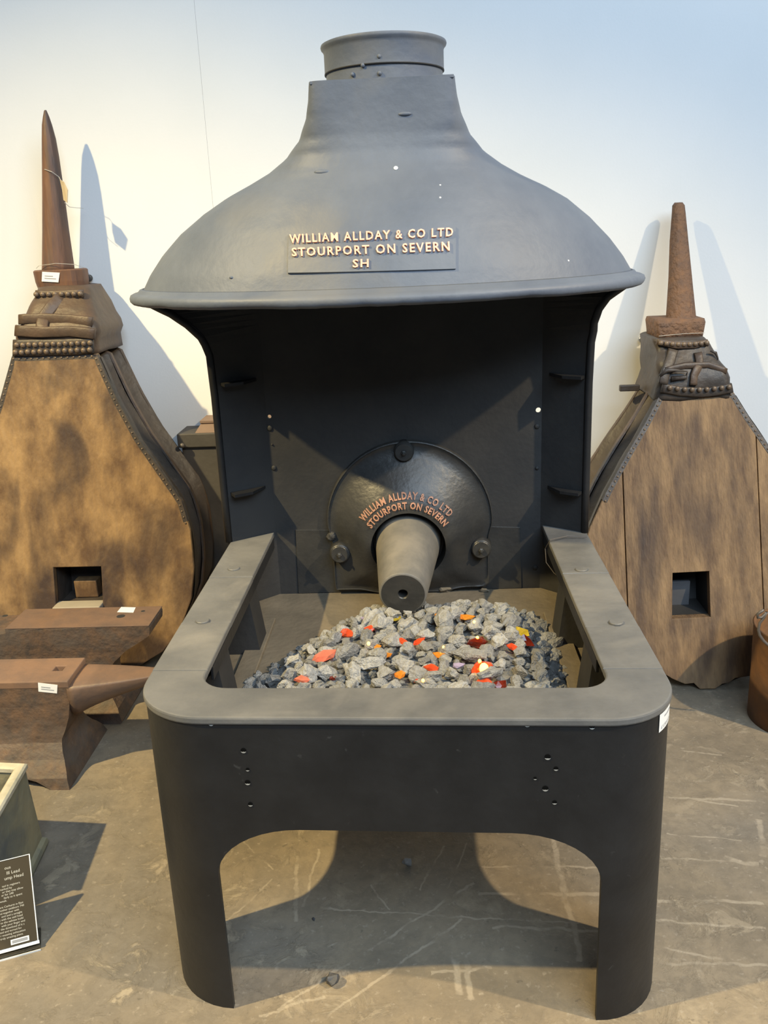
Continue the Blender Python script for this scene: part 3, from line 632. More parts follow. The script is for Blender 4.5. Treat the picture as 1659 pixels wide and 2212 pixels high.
GLASS = [(697, 1417, .034, 'g_pink', 'large pinkish red glass piece glowing among coke'), (750, 1366, .026, 'g_red', 'red glass piece below a lilac one at the left of the coke'), (801, 1355, .020, 'g_red', 'small red glass piece left of the nozzle end'),
         (652, 1466, .022, 'g_pink', 'pinkish red glass sliver against the front rim at left'), (790, 1334, .016, 'g_lilac', 'small lilac clear glass chip left of the nozzle'), (855, 1332, .018, 'g_yellow', 'yellow glass chip just under the nozzle end'),
         (925, 1309, .022, 'g_yellow', 'bright yellow glass piece right of the nozzle end'), (940, 1325, .016, 'g_orange', 'orange glass chip below the bright yellow piece'), (962, 1331, .016, 'g_orange', 'orange glass chip tucked behind coke right of nozzle'),
         (1010, 1331, .020, 'g_orange', 'amber orange glass piece at the back right of coke'), (1033, 1386, .032, 'g_dark', 'brownish dark red glass piece in the middle right'), (1120, 1362, .030, 'g_yellow', 'large yellow glass piece at the right of coke'),
         (1132, 1384, .030, 'g_dark', 'large dark red glass piece beside the large yellow one'), (1105, 1395, .020, 'g_red', 'bright red glass chip in front of dark red piece'), (1168, 1330, .020, 'g_yellow', 'yellow glass piece at the far right back of coke'),
         (1040, 1440, .034, 'g_red', 'large glowing red glass piece near front right'), (1046, 1470, .022, 'g_red', 'hot red glass chip against the front rim'), (990, 1433, .020, 'g_lilac', 'lilac clear glass sliver beside glowing red piece'),
         (930, 1440, .024, 'g_red', 'red glass piece in the front middle of coke'), (948, 1412, .020, 'g_orange', 'orange glass chip in the middle of coke'), (905, 1383, .022, 'g_red', 'red glass chip under the nozzle shadow in mid coke'),
         (868, 1382, .018, 'g_red', 'red glass chip straight below the nozzle'), (815, 1395, .016, 'g_orange', 'orange glass chip in the left middle of coke'), (1075, 1478, .024, 'g_dark', 'dark red glass sliver at the front right rim'),
         (865, 1455, .020, 'g_orange', 'orange glass piece at front centre of coke'), (905, 1468, .016, 'g_red', 'red glass chip at the front centre rim'), (720, 1460, .014, 'g_dark', 'dark red glass chip at front left of coke'), (835, 1412, .014, 'g_orange', 'tiny orange glass chip at the left of centre')]
def hit_pile(px, py):
    d = ray(px, py).normalized(); t = 1.5
    while t < 3.2:
        p = CAM+d*t
        if p.z < PAN_Z+pile_h(p.x, p.y)+0.012 and p.y > 0.1: return p
        t += 0.002
    return None
gl_pts = []
for k, (px, py, r, mk, lb) in enumerate(GLASS):
    h = hit_pile(px, py)
    if not h or pile_h(h.x, h.y) < 0.012: continue
    r *= 0.8; gl_pts.append((h.x, h.y, r)); rs = random.Random(k)
    me = lump_me(200+k, r*1.35, r*0.8, r*0.62, 1); me.transform(Matrix.Rotation(rs.uniform(-0.7, 0.7), 4, 'Z')); me.transform(Matrix.Translation(Vector((h.x, h.y, PAN_Z+pile_h(h.x, h.y)+r*0.25+0.004))))
    o = put('glass_piece', me, M[mk]); tag(o, lb, 'glass', 'coloured glass pieces in the coke')
for px, py, r, lb in ((1045, 1450, .0105, 'largest glowing amber bulb at the front right of coke'), (797, 1396, .004, 'tiny amber bulb in the left middle of coke'), (1024, 1350, .004, 'tiny yellow bulb at the back right of coke'), (1031, 1384, .004, 'tiny pale bulb on the dark red glass'), (958, 1404, .003, 'tiny orange bulb in the middle of coke'), (914, 1476, .0035, 'tiny orange bulb at the front centre rim'), (1036, 1434, .004, 'small orange bulb above the largest bulb')):
    h = hit_pile(px, py)
    if h:
        me = bpy.data.meshes.new('b'); bm = bmesh.new(); bmesh.ops.create_icosphere(bm, subdivisions=2, radius=r); bm.to_mesh(me); bm.free(); fmap(me, lambda c: Vector((c.x, c.y, c.z*1.25)))
        me.transform(Matrix.Translation(h+Vector((0, -0.006, 0.010)))); o = put('ember_bulb', me, M['bulb'], None, True); tag(o, lb, 'bulb', 'little ember bulbs in the coke')
rs = random.Random(11); placed = []; tries = 0
specials = [(800, 1438, 0.026, 0.05, 0), (1020, 1418, 0.026, -0.15, 1), (1065, 1462, 0.026, 0.75, 2)]
def zone_label(x, y, rad):
    size = 'small' if rad < 0.0165 else ('middling' if rad < 0.0225 else 'big')
    side = 'at the left edge of the heap' if x < -0.22 else ('left of the heap middle' if x < -0.07 else ('in line with the nozzle' if x < 0.07 else ('right of the heap middle' if x < 0.22 else 'at the right edge of the heap')))
    dep = 'close to the front rim' if y < 0.45 else ('halfway back' if y < 0.68 else 'near the back plate')
    return size+' grey coke lump '+side+', '+dep
GROUP_C = 'coke lumps in the hearth'
def add_lump(me, x, y, z, s, rot, label):
    o = bpy.data.objects.new('coke_lump', me); COL.objects.link(o); o.location = (x, y, z); o.rotation_euler = rot; o.scale = (s, s, s); tag(o, label, 'coke', GROUP_C); return o
for px, py, s, a, v in specials:
    h = hit_pile(px, py); placed.append((h.x, h.y, 0.030)); placed.append((h.x+0.025*math.cos(a), h.y+0.025*math.sin(a), 0.02)); placed.append((h.x-0.025*math.cos(a), h.y-0.025*math.sin(a), 0.02))
    add_lump(longv[v], h.x, h.y, PAN_Z+pile_h(h.x, h.y)+0.02, s*0.85, (0.05, 0.05, a), ('long finger-shaped coke lump at the front left of the heap', 'long rounded coke lump lying mid right of the heap', 'big oblong coke lump tilted beside the glowing amber bulb')[v])
count = 0
while count < 297 and tries < 60000:
    tries += 1
    x = rs.uniform(-0.375, 0.365); y = rs.uniform(0.235, 0.91)
    h = pile_h(x, y)
    if pile_d(x, y) > 1.0: continue
    rad = rs.choice((0.0145, 0.0165, 0.019, 0.0215, 0.0235, 0.027)) if h > 0.03 else rs.uniform(0.012, 0.020)
    relax = 0.94 if tries < 9000 else 0.80
    if any((x-a)**2+(y-b)**2 < (relax*(rad+c))**2 for a, b, c in placed): continue
    if any((x-a)**2+((y-b+0.01))**2 < (0.80*c+0.25*rad)**2 for a, b, c in gl_pts): continue
    placed.append((x, y, rad)); count += 1
    add_lump(variants[rs.randrange(14)], x, y, PAN_Z+h*0.82+rad*0.62+rs.uniform(0, 0.010)*(h > 0.03), rad*1.02, (rs.uniform(-0.5, 0.5), rs.uniform(-0.5, 0.5), rs.uniform(0, 6.28)), zone_label(x, y, rad))
# fine chips filling the gaps: nobody could count them
bmj = bmesh.new(); small = [lump_me(300+k, 1.2, 0.9, 0.8, 1) for k in range(5)]
for k in range(620):
    x = rs.uniform(-0.385, 0.375); y = rs.uniform(0.22, 0.92); h = pile_h(x, y)
    if pile_d(x, y, 0.012) > 1.0: continue
    if any((x-a)**2+(y-b)**2 < (0.7*c)**2 for a, b, c in gl_pts): continue
    me = small[k % 5].copy(); s = rs.uniform(0.006, 0.0125); me.transform(Matrix.Translation((x, y, PAN_Z+h*0.82+s*0.7)) @ Matrix.Rotation(rs.uniform(0, 6), 4, 'Z') @ Matrix.Scale(s, 4)); bmj.from_mesh(me); bpy.data.meshes.remove(me)
me = bpy.data.meshes.new('chips'); bmj.to_mesh(me); bmj.free()
tag(put('coke_chips', me, M['rubble'], None), 'small grey coke chips scattered between the larger lumps', 'coke', kind='stuff')
q = at_y(985, 1268, 1.0)
for px, py, s, lb in ((960, 1271, .022, 'block of ash-coated brick lying against the shield foot'), (1045, 1270, .012, 'crumb of pale clinker at the right of the shield foot')):
    h = at_z(px, py, PAN_Z+0.012); me = lump_me(int(px), s*1.4, s*0.7, s*0.55, 2); me.transform(Matrix.Translation((h.x, h.y, PAN_Z+s*0.42))); tag(put('clinker', me, M['pan'], None), lb, 'clinker')
# stray bits on the floor
for px, py, s, mk, lb in ((717, 2118, .019, 'coal_dark', 'dark coal lump lying on floor in front of the forge legs'), (879, 1863, .0135, 'coal', 'pale grey pebble on the floor under the forge'), (678, 1985, .005, 'coal_dark', 'tiny dark crumb on the floor under the forge')):
    h = at_z(px, py, s*0.6); me = lump_me(int(py), s, s*0.9, s*0.85, 2); me.transform(Matrix.Translation((h.x, h.y, s*0.68))); tag(put('coal_lump', me, M[mk], None), lb, 'coal')
# thin wire looped over the right rail
p = [at_z(1268, 1160, H+0.006), at_z(1225, 1158, H+0.008), at_z(1188, 1166, H+0.010), at_y(1178, 1185, 0.93), at_y(1180, 1215, 0.9), at_y(1197, 1238, 0.88), at_y(1216, 1252, 0.87)]
tag(put('thin_wire', tube(p, 0.0012, 6), M['wire'], None), 'thin looped wire hanging over the right rail of the forge', 'wire')

# ------------------------------------------------------------------ bellows
def clip_poly(poly, x, keep_right):
    out = []
    for i in range(len(poly)):
        a, b = poly[i], poly[(i+1) % len(poly)]; ina = (a[0] >= x) == keep_right; inb = (b[0] >= x) == keep_right
        if ina: out.append(a)
        if ina != inb: t = (x-a[0])/(b[0]-a[0]); out.append((x, a[1]+(b[1]-a[1])*t))
    return out
def resample(poly, n):
    P = [Vector(p) for p in poly]; L = [0]
    for i in range(len(P)): L.append(L[-1]+(P[(i+1) % len(P)]-P[i]).length)
    out = []
    for k in range(n):
        s = L[-1]*k/n; i = max(j for j in range(len(P)) if L[j] <= s); t = (s-L[i])/(L[i+1]-L[i]); q = P[i]+(P[(i+1) % len(P)]-P[i])*t; out.append((q.x, q.y))
    return out
def inset2(poly, d):
    """shift each point inward along the averaged normal"""
    n = len(poly); out = []; A = sum(poly[i][0]*poly[(i+1) % n][1]-poly[(i+1) % n][0]*poly[i][1] for i in range(n)); sg = 1 if A > 0 else -1
    for i in range(n):
        a, b = Vector(poly[i-1]), Vector(poly[(i+1) % n]); t = (b-a).normalized(); nn = Vector((-t.y, t.x))*sg; out.append((poly[i][0]+nn.x*d, poly[i][1]+nn.y*d))
    return out
def rrect(x0, x1, y0, y1, z, r=0.03, n=5):
    r = min(r, (x1-x0)/2.2, (y1-y0)/2.2); out = []
    for cx, cy, a0 in ((x1-r, y0+r, -90), (x1-r, y1-r, 0), (x0+r, y1-r, 90), (x0+r, y0+r, 180)):
        for k in range(n+1): a = R(a0+90*k/n); out.append(Vector((cx+r*math.cos(a), cy+r*math.sin(a), z)))
    return out
def wood_block(name, lo, hi, mk, parent): return put(name, box_me(lo, hi, 0.004), M[mk], parent)

def bellows_body(root, outline, Fp, Bp, leather_mk, rib_mk, nail_from=0.0, tmin=0.0):
    Fy = lambda z: Fp[0]+Fp[1]*z
    By = lambda z: Bp[0]+Bp[1]*z
    loop = resample(outline, 72)
    def ring(s, ins):
        lp = inset2(loop, ins); return [Vector((x, Fy(z)+(By(z)-Fy(z))*s, z)) for x, z in lp]
    th = 0.03
    def ring_abs(off, ins):       # a distance behind the front plane
        lp = inset2(loop, ins); return [Vector((x, Fy(z)+off, z)) for x, z in lp]
    l1 = loft([ring_abs(0.012, -0.003), ring_abs(0.034, -0.003), ring(0.16, 0.018), ring(0.26, 0.034), ring(0.36, 0.020), ring(0.43, 0.002)], cap=False)
    rough_up(l1, 0.007, 9, 2); put('leather_gusset', l1, M[leather_mk], root, True)
    rb = loft([ring(0.425, 0.0), ring(0.43, -0.006), ring(0.50, -0.006), ring(0.505, 0.0)], cap=False); put('middle_board', rb, M[rib_mk], root, False)
    l2 = loft([ring(0.50, 0.002), ring(0.58, 0.024), ring(0.70, 0.042), ring(0.82, 0.028), ring(0.90, 0.004), ring(0.93, -0.003)], cap=False)
    rough_up(l2, 0.008, 9, 5); put('leather_gusset', l2, M[leather_mk], root, True)
    put('back_board', loft([ring(0.92, 0.0), ring(1.0, 0.0)]), M[rib_mk], root)
    # studded leather edging along the front board
    nails = []
    for k, (x, z) in enumerate(resample(inset2(outline_dense(outline), 0.009), 150)):
        if z < nail_from: continue
        nails.append(dome_me((x, Fy(z)-0.0003, z), (0, -1, 0), 0.0042, 0.0032, 7))
    if nails: o = put('edge_nails', join(nails), M['stud'], root, True); o['kind'] = 'stuff'
    lp2 = resample(outline, 96); ins = inset2(lp2, 0.016); V = []; F = []
    V = [Vector((x, Fy(z)-0.0006, z)) for x, z in lp2]+[Vector((x, Fy(z)-0.0006, z)) for x, z in ins]+[Vector((x, Fy(z)+0.014, z)) for x, z in inset2(lp2, -0.003)]
    n = len(lp2)
    for k in range(n):
        j = (k+1) % n
        if lp2[k][1] < nail_from or lp2[j][1] < nail_from: continue
        F += [(k, j, n+j, n+k), (2*n+k, 2*n+j, j, k)]
    if F: put('edge_binding', fix(pyd(V, F)), M[leather_mk], root)
def outline_dense(o): return resample(o, 120)
def studs_row(root, pts, r, nrm=(0, -1, 0.1), mk='stud'):
    me0 = dome_me((0, 0, 0), nrm, r, r*0.75, 10)
    me0.materials.append(M[mk])
    for p in me0.polygons: p.use_smooth = True
    base = Vector(root.location)
    for p in pts:
        o = bpy.data.objects.new('stud', me0); COL.objects.link(o); o.parent = root; o.matrix_parent_inverse = Matrix.Translation(-base); o.location = p
def lathe_px(rows, Yf, mk, name, root, seg=24):
    rings = []
    for (y, xl, xr) in rows:
        Y = Yf(y); a = at_y(xl, y, Y); b = at_y(xr, y, Y); c = (a+b)/2; r = (b-a).length/2
        rings.append([Vector((c.x+r*math.cos(2*math.pi*j/seg), c.y+r*math.sin(2*math.pi*j/seg), c.z)) for j in range(seg)])
    return put(name, loft(rings), M[mk], root, True)
def hole_liner(root, hx, Fp, depth, mk):
    V = []; F = []
    for (x, z) in hx: V += [Vector((x, Fp[0]+Fp[1]*z+0.028, z)), Vector((x, Fp[0]+Fp[1]*z+depth, z))]
    for k in range(4): j = (k+1) % 4; F.append((2*k, 2*j, 2*j+1, 2*k+1))
    F.append((1, 3, 5, 7)); return put('valve_box', fix(pyd(V, F)), M[mk], root)

# ---- left bellows: one broad worn board, upright
LF, LB = (1.50, 0.17), (1.85, 0.09)
lb_root_p = at_lean(115, 1440, *LF)
lbell = thing('leather_bellows', 'large upright forge bellows with one worn brown board, left of the forge', 'bellows', (lb_root_p.x, 1.66, 0))
pl_ = lambda px, py: at_lean(px, py, *LF)
right_px = [(208, 764), (255, 868), (300, 950), (350, 1022), (392, 1082), (411, 1145), (419, 1228), (413, 1295), (390, 1358), (352, 1408), (300, 1440)]
rp = [pl_(*p) for p in right_px]; axL = (pl_(25, 766).x+pl_(208, 764).x)/2
half = [(p.x-axL, max(0.006, p.z)) for p in rp]
outl = [(axL+h, z) for h, z in half]+[(axL-h, z) for h, z in reversed(half)]
outl = outl[::-1]
hole = [(p.x, p.z) for p in (pl_(115, 1226), pl_(218, 1224), pl_(222, 1306), pl_(121, 1311))]
put('front_board', plate(outl, [hole], 0.028, lambda u, v, w: (u, LF[0]+LF[1]*v+0.014+w, v), 0.003), M['wood'], lbell)
bellows_body(lbell, outl, LF, LB, 'leather_dark', 'leather', nail_from=pl_(405, 1130).z)
hole_liner(lbell, hole, LF, 0.16, 'leather_dark')
c0 = pl_(165, 1265); wood_block('valve_flap', (c0.x-0.035, c0.y+0.06, pl_(165, 1296).z-0.02), (c0.x+0.05, c0.y+0.11, pl_(165, 1268).z), 'wood', lbell)
s0, s1 = pl_(123, 1308), pl_(220, 1306)
put('hole_sill', box_me((s0.x-0.004, s0.y-0.035, s0.z-0.012), (s1.x+0.004, s0.y+0.03, s0.z+0.006), 0.004), mat('pale_worn_sill', (0.42, 0.36, 0.27), (0.34, 0.29, 0.22), rough=0.7), lbell)
yT = pl_(115, 766).y
secs = []
for y, xl, xr, yf, yb in ((768, 22, 212, 0.0, 1.99), (738, 27, 208, 0.0, 1.99), (722, 26, 212, -0.004, 1.995), (705, 34, 209, 0.004, 1.995), (685, 44, 203, 0.028, 1.995), (660, 56, 197, 0.055, 1.995), (640, 68, 191, 0.085, 1.995), (620, 75, 187, 0.115, 1.985)):
    yf = yT+yf; a = at_y(xl, y, yf); b = at_y(xr, y, yf); secs.append(rrect(a.x, b.x, yf, yb, (a.z+b.z)/2, 0.035))
hd = loft(secs); bm = bmesh.new(); bm.from_mesh(hd); bmesh.ops.subdivide_edges(bm, edges=[e for e in bm.edges if e.calc_length() > 0.04], cuts=2, use_grid_fill=True); bm.to_mesh(hd); bm.free()
rough_up(hd, 0.010, 11, 4); put('leather_head', hd, M['leather'], lbell, True)
def strip(root, name, pix, yf, width_px, mk, th=0.006):
    """flat strap laid over the head along pixel points; yf(y) gives its surface depth"""
    rings = []; fine = []
    for (xa, ya), (xb, yb_) in zip(pix, pix[1:]): fine += [(xa+(xb-xa)*k/4, ya+(yb_-ya)*k/4) for k in range(4)]
    pix = fine+[pix[-1]]
    for i, (x, y) in enumerate(pix):
        a = Vector(pix[max(0, i-1)]); b = Vector(pix[min(len(pix)-1, i+1)]); d = (b-a).normalized(); n = Vector((-d.y, d.x))*width_px/2
        p1 = at_y(x+n.x, y+n.y, yf(y)); p2 = at_y(x-n.x, y-n.y, yf(y)); bk = Vector((0, th*1.4, 0)); fr = Vector((0, -th*0.5, 0)); mid = (p1+p2)/2
        rings.append([p1+bk, p1+fr*0.2, p1+(mid-p1)*0.25+fr, mid+fr*1.25, p2+(mid-p2)*0.25+fr, p2+fr*0.2, p2+bk])
    me = loft(rings); rough_up(me, 0.003, 25, len(pix)); return put(name, me, M[mk], root, True)
def yfL(y): return yT+interp([(620, 0.10), (640, 0.080), (660, 0.050), (685, 0.023), (705, -0.001), (722, -0.010), (738, -0.004), (768, -0.002)], y)[0]-0.003
strip(lbell, 'leather_strap', [(133, 640), (112, 662), (94, 684), (90, 702), (90, 718)], yfL, 26, 'leather')
strip(lbell, 'leather_strap', [(40, 690), (90, 688), (150, 690), (200, 696)], yfL, 22, 'leather')
strip(lbell, 'leather_strap', [(32, 714), (90, 718), (150, 716), (205, 722)], yfL, 24, 'leather')
strip(lbell, 'stud_band', [(28, 752), (80, 751), (140, 750), (202, 746)], lambda y: yT-0.006, 36, 'leather_dark')
strip(lbell, 'stud_band', [(76, 637), (120, 638), (180, 634)], lambda y: yT+0.080, 20, 'leather')
studs_row(lbell, [at_y(36+13.2*k, 745-0.35*k+(k % 2), yT-0.012) for k in range(13)], 0.0098)
studs_row(lbell, [at_y(33+13.4*k, 761-0.45*k+(k % 2), yT-0.012) for k in range(13)], 0.0098)
studs_row(lbell, [at_y(78+13.6*k, 636-0.2*k, yT+0.074) for k in range(8)], 0.0095)
yC = 1.862; yE = 1.985; yM = 1.915
a = at_y(74, 584, yM); b = at_y(184, 584, yM); z0 = at_y(120, 626, yM).z
col_ = loft([rrect(a.x+0.008, b.x-0.004, yC+.006, yE-.005, z0, 0.05), rrect(a.x+0.002, b.x-0.001, yC+.002, yE, z0+0.03, 0.05), rrect(a.x, b.x, yC, yE, a.z-0.004, 0.05), rrect(a.x+0.005, b.x-0.005, yC+.004, yE-.004, a.z, 0.048)])
put('nozzle_collar', col_, M['pipe'], lbell)
NYL = 1.925
npipe = lathe_px([(592, 92, 160), (575, 92.5, 158.5), (500, 93, 148), (420, 92.5, 138), (340, 91.5, 127), (300, 91, 120), (270, 91, 112), (252, 93, 106), (240, 95, 101), (238, 96, 100)], lambda y: NYL, 'pipe', 'nozzle_pipe', lbell)
c = at_y(96, 352, NYL-0.02); put('pipe_hole', disc_me((c.x+0.002, NYL-0.018, c.z), (-0.5, -1, 0), 0.011, 0.003, 12), M['inner'], lbell)
def small_label(name, pix, Y, root, mk='white', lines=2):
    P = [at_y(x, y, Y) for x, y in pix]      # bl, br, tr, tl
    V = P+[p+Vector((0, 0.001, 0)) for p in P]; o = put(name, fix(pyd(V, [(0, 1, 2, 3), (7, 6, 5, 4), (0, 4, 5, 1), (1, 5, 6, 2), (2, 6, 7, 3), (3, 7, 4, 0)])), M[mk], root)
    for k in range(lines):
        v0 = 0.30+0.24*k; q = lambda u, v: (P[0]*(1-u)+P[1]*u)*(1-v)+(P[3]*(1-u)+P[2]*u)*v
        pr = [q(0.16, v0), q(0.84-0.2*k, v0), q(0.84-0.2*k, v0+0.09), q(0.16, v0+0.09)]; put('printed_line', pyd([p+Vector((0, -0.0006, 0)) for p in pr], [(0, 1, 2, 3)]), M['print'], o)
    return o
small_label('price_label', [(90, 608), (126, 610), (129, 589), (91, 587)], yC-0.0015, lbell)
# paper tag on its string, tied round the pipe
tg_root = thing('paper_tag', 'small cream paper tag tied to the left bellows nozzle', 'tag', at_y(138, 442, NYL))
tp = [at_y(129, 388, NYL-0.035), at_y(138, 393, NYL-0.05), at_y(146, 410, NYL-0.06), at_y(145, 438, NYL-0.055), at_y(137, 432, NYL-0.035), at_y(134, 410, NYL-0.03)]
put('tag_card', fix(pyd(tp+[p+Vector((0.0015, 0.001, 0)) for p in tp], [(0, 1, 2, 3, 4, 5), (11, 10, 9, 8, 7, 6)]+[(i, (i+1) % 6, 6+(i+1) % 6, 6+i) for i in range(6)])), mat('cream_tag_card', (0.62, 0.52, 0.36), (0.56, 0.47, 0.33), rough=0.8), tg_root)
put('tag_string', tube([at_y(93, 366, NYL), at_y(97, 366, NYL-0.035), at_y(112, 371, NYL-0.045), at_y(127, 382, NYL-0.03), at_y(131, 389, NYL-0.035)], 0.0012, 6), M['string'], tg_root)
put('tag_string', tube([at_y(140, 438, NYL-0.04), at_y(150, 447, NYL), at_y(165, 449, NYL+0.04), at_y(180, 450, NYL+0.09)], 0.001, 6), M['string'], tg_root)

# ---- right bellows: three oak planks, leaning back
RF, RB = (1.28, 0.36), (1.86, 0.02)
pr_ = lambda px, py: at_lean(px, py, *RF)
left_px = [(1427, 850), (1396, 910), (1352, 985), (1312, 1058), (1275, 1140), (1252, 1220), (1262, 1290), (1300, 1345), (1363, 1402), (1432, 1458), (1500, 1490)]
axR = (pr_(1427, 850).x+pr_(1583, 846).x)/2
rb_half = [(axR-pr_(*p).x, max(0.006, pr_(*p).z)) for p in left_px[:-1]]+[(0.012, 0.004)]
rbell = thing('leather_bellows', 'leaning forge bellows with three oak planks, right of the forge', 'bellows', (axR, 1.6, 0))
rout = [(axR-h, z) for h, z in rb_half]+[(axR+h, z) for h, z in reversed(rb_half)]
rs2 = random.Random(5)
rout_d = resample(rout, 110); rout_d = [(x+0.004*rs2.uniform(-1, 1)*(z < 0.2), max(0.004, z+0.006*rs2.uniform(-1, 1)*(z < 0.25))) for x, z in rout_d]
rhole = [(p.x, p.z) for p in (pr_(1453, 1238), pr_(1532, 1234), pr_(1535, 1333), pr_(1452, 1337))]
xj1 = pr_(1350, 1150).x; xj2 = pr_(1645, 1200).x
mapR = lambda u, v, w: (u, RF[0]+RF[1]*v+0.016+w, v)
put('plank', plate(clip_poly(rout_d, xj1-0.0015, False), [], 0.03, mapR, 0.002), M['wood2'], rbell)
put('plank', plate(clip_poly(clip_poly(rout_d, xj1+0.0015, True), xj2-0.0015, False), [rhole], 0.032, mapR, 0.002), M['wood2'], rbell)
put('plank', plate(clip_poly(rout_d, xj2+0.0015, True), [], 0.03, mapR, 0.002), M['wood2'], rbell)
bellows_body(rbell, rout, RF, RB, 'leather_dark', 'leather', nail_from=pr_(1300, 1085).z)
hole_liner(rbell, rhole, RF, 0.16, 'inner')
hp0, hp1 = pr_(1453, 1335), pr_(1500, 1275)
put('valve_flap', box_me((rhole[0][0]+0.002, RF[0]+RF[1]*rhole[0][1]+0.06, rhole[3][1]), (hp1.x+0.01, RF[0]+RF[1]*rhole[0][1]+0.075, hp1.z), 0.002), mat('grey_valve_leather', (0.10, 0.10, 0.105), (0.075, 0.075, 0.08), rough=0.7), rbell)
secs = []
ZT = pr_(1500, 848)
for y, xl, xr, yf, yb in ((862, 1424, 1588, ZT.y-0.008, 1.92), (840, 1430, 1584, ZT.y-0.012, 1.92), (820, 1434, 1580, ZT.y-0.01, 1.925), (800, 1432, 1572, ZT.y+0.0, 1.925), (775, 1430, 1556, ZT.y+0.025, 1.925), (755, 1426, 1540, ZT.y+0.045, 1.925), (732, 1421, 1527, ZT.y+0.065, 1.925)):
    a = at_y(xl, y, yf); b = at_y(xr, y, yf); secs.append(rrect(a.x-0.012, b.x, yf, yb, (a.z+b.z)/2, 0.03))
hd = loft(secs); bm = bmesh.new(); bm.from_mesh(hd); bmesh.ops.subdivide_edges(bm, edges=[e for e in bm.edges if e.calc_length() > 0.035], cuts=3, use_grid_fill=True); bm.to_mesh(hd); bm.free()
rough_up(hd, 0.014, 14, 9); put('leather_head', hd, M['leather_dark'], rbell, True)
def yfR(y): return interp([(732, ZT.y+0.062), (755, ZT.y+0.042), (775, ZT.y+0.022), (800, ZT.y-0.003), (820, ZT.y-0.013), (862, ZT.y-0.014)], y)[0]-0.004
strip(rbell, 'leather_strap', [(1438, 800), (1480, 790), (1530, 788), (1570, 802)], yfR, 13, 'leather')
strip(rbell, 'leather_strap', [(1508, 762), (1512, 785), (1500, 812), (1498, 832)], yfR, 17, 'leather')
strip(rbell, 'leather_strap', [(1455, 755), (1448, 780), (1438, 805), (1432, 830)], yfR, 20, 'leather_dark')
strip(rbell, 'stud_band', [(1430, 838), (1470, 846), (1530, 848), (1582, 838)], yfR, 20, 'leather_dark')
strip(rbell, 'stud_band', [(1418, 738), (1460, 746), (1500, 746), (1530, 740)], yfR, 14, 'leather')
studs_row(rbell, [at_y(1447+16*k, 838+4*math.sin(k*0.45), yfR(840)-0.007) for k in range(9)], 0.0085)
studs_row(rbell, [at_y(1428+12.4*k, 741+3*math.sin(k*0.4), yfR(742)-0.007) for k in range(9)], 0.0085)
# stiff curled leather flaps and a wooden peg
def flap(pix, dy, Y, mk):
    P = [at_y(x, y, Y) for x, y in pix]; return put('leather_flap', tube(P, 0.012, 6, radii=[dy*(0.6+0.4*math.sin(i*1.7)) for i in range(len(P))]), M[mk], rbell, True)
flap([(1425, 812), (1440, 800), (1462, 800), (1485, 803), (1482, 815), (1450, 818)], 0.009, yfR(806)-0.006, 'leather_dark')
flap([(1535, 758), (1546, 762), (1551, 775), (1546, 785)], 0.005, yfR(770), 'leather_dark')
a = at_y(1338, 838, 1.80); put('peg', box_me((a.x, 1.79, a.z-0.012), (a.x+0.07, 1.81, a.z+0.010), 0.003), M['leather_dark'], rbell)
a = at_y(1421, 692, 1.745); b = at_y(1524, 692, 1.745); z0 = at_y(1470, 738, 1.745).z
put('nozzle_collar', loft([rrect(a.x+0.004, b.x-0.003, 1.75, 1.91, z0, 0.012), rrect(a.x+0.002, b.x, 1.745, 1.915, z0+0.03, 0.012), rrect(a.x-0.003, b.x+0.003, 1.741, 1.918, a.z-0.012, 0.014), rrect(a.x, b.x, 1.745, 1.915, a.z, 0.014)]), M['pipe2'], rbell, True)
np2 = [(700, 1438, 1503), (690, 1439, 1502), (600, 1444, 1494), (520, 1448, 1486), (460, 1451, 1480), (444, 1453, 1478), (438, 1457, 1474)]
pp = lathe_px(np2, lambda y: 1.83+(700-y)/262*0.14, 'pipe2', 'nozzle_pipe', rbell, 28); rough_up(pp.data, 0.003, 60, 2)
# strings from the collars to the wall screws
for label, scr, pts, mk in (('dark round screw head in the wall beside the left bellows collar', (196, 600), [(182, 580), (150, 566), (110, 570), (78, 578)], 'wire'), ('shiny screw head in the wall left of the right bellows collar', (1384, 732), [(1400, 729), (1425, 725), (1470, 722), (1520, 719)], 'string')):
    c = at_y(scr[0], scr[1], WALL_Y); s = put('wall_screw', lathe([(0.004, 0.0), (0.004, 0.012), (0.0125, 0.013), (0.013, 0.016), (0.009, 0.020), (0.0001, 0.021)], 18, (c.x, WALL_Y+0.0005, c.z), M4=Vector((0, -1, 0)).to_track_quat('Z', 'Y').to_matrix().to_4x4()), M['box'] if mk == 'wire' else mat('zinc_screw', (0.6, 0.62, 0.65), rough=0.3, metal=0.8), None, True); tag(s, label, 'screw')
tag(put('nylon_string', tube([at_y(1384, 732, WALL_Y-0.015), at_y(1402, 729, 1.9), at_y(1424, 726, 1.742), at_y(1475, 721, 1.739), at_y(1523, 719, 1.741)], 0.0008, 5), M['string'], None), 'fine string tying the right bellows collar to its wall screw', 'string')
tag(put('nylon_string', tube([at_y(196, 600, WALL_Y-0.015), at_y(186, 580, 1.96), at_y(160, 571, yC+0.01), at_y(120, 569, yC-0.004), at_y(84, 574, yC+0.01), at_y(78, 580, yC+0.06)], 0.0008, 5), M['string'], None), 'fine string tying the left bellows collar to its wall screw', 'string')

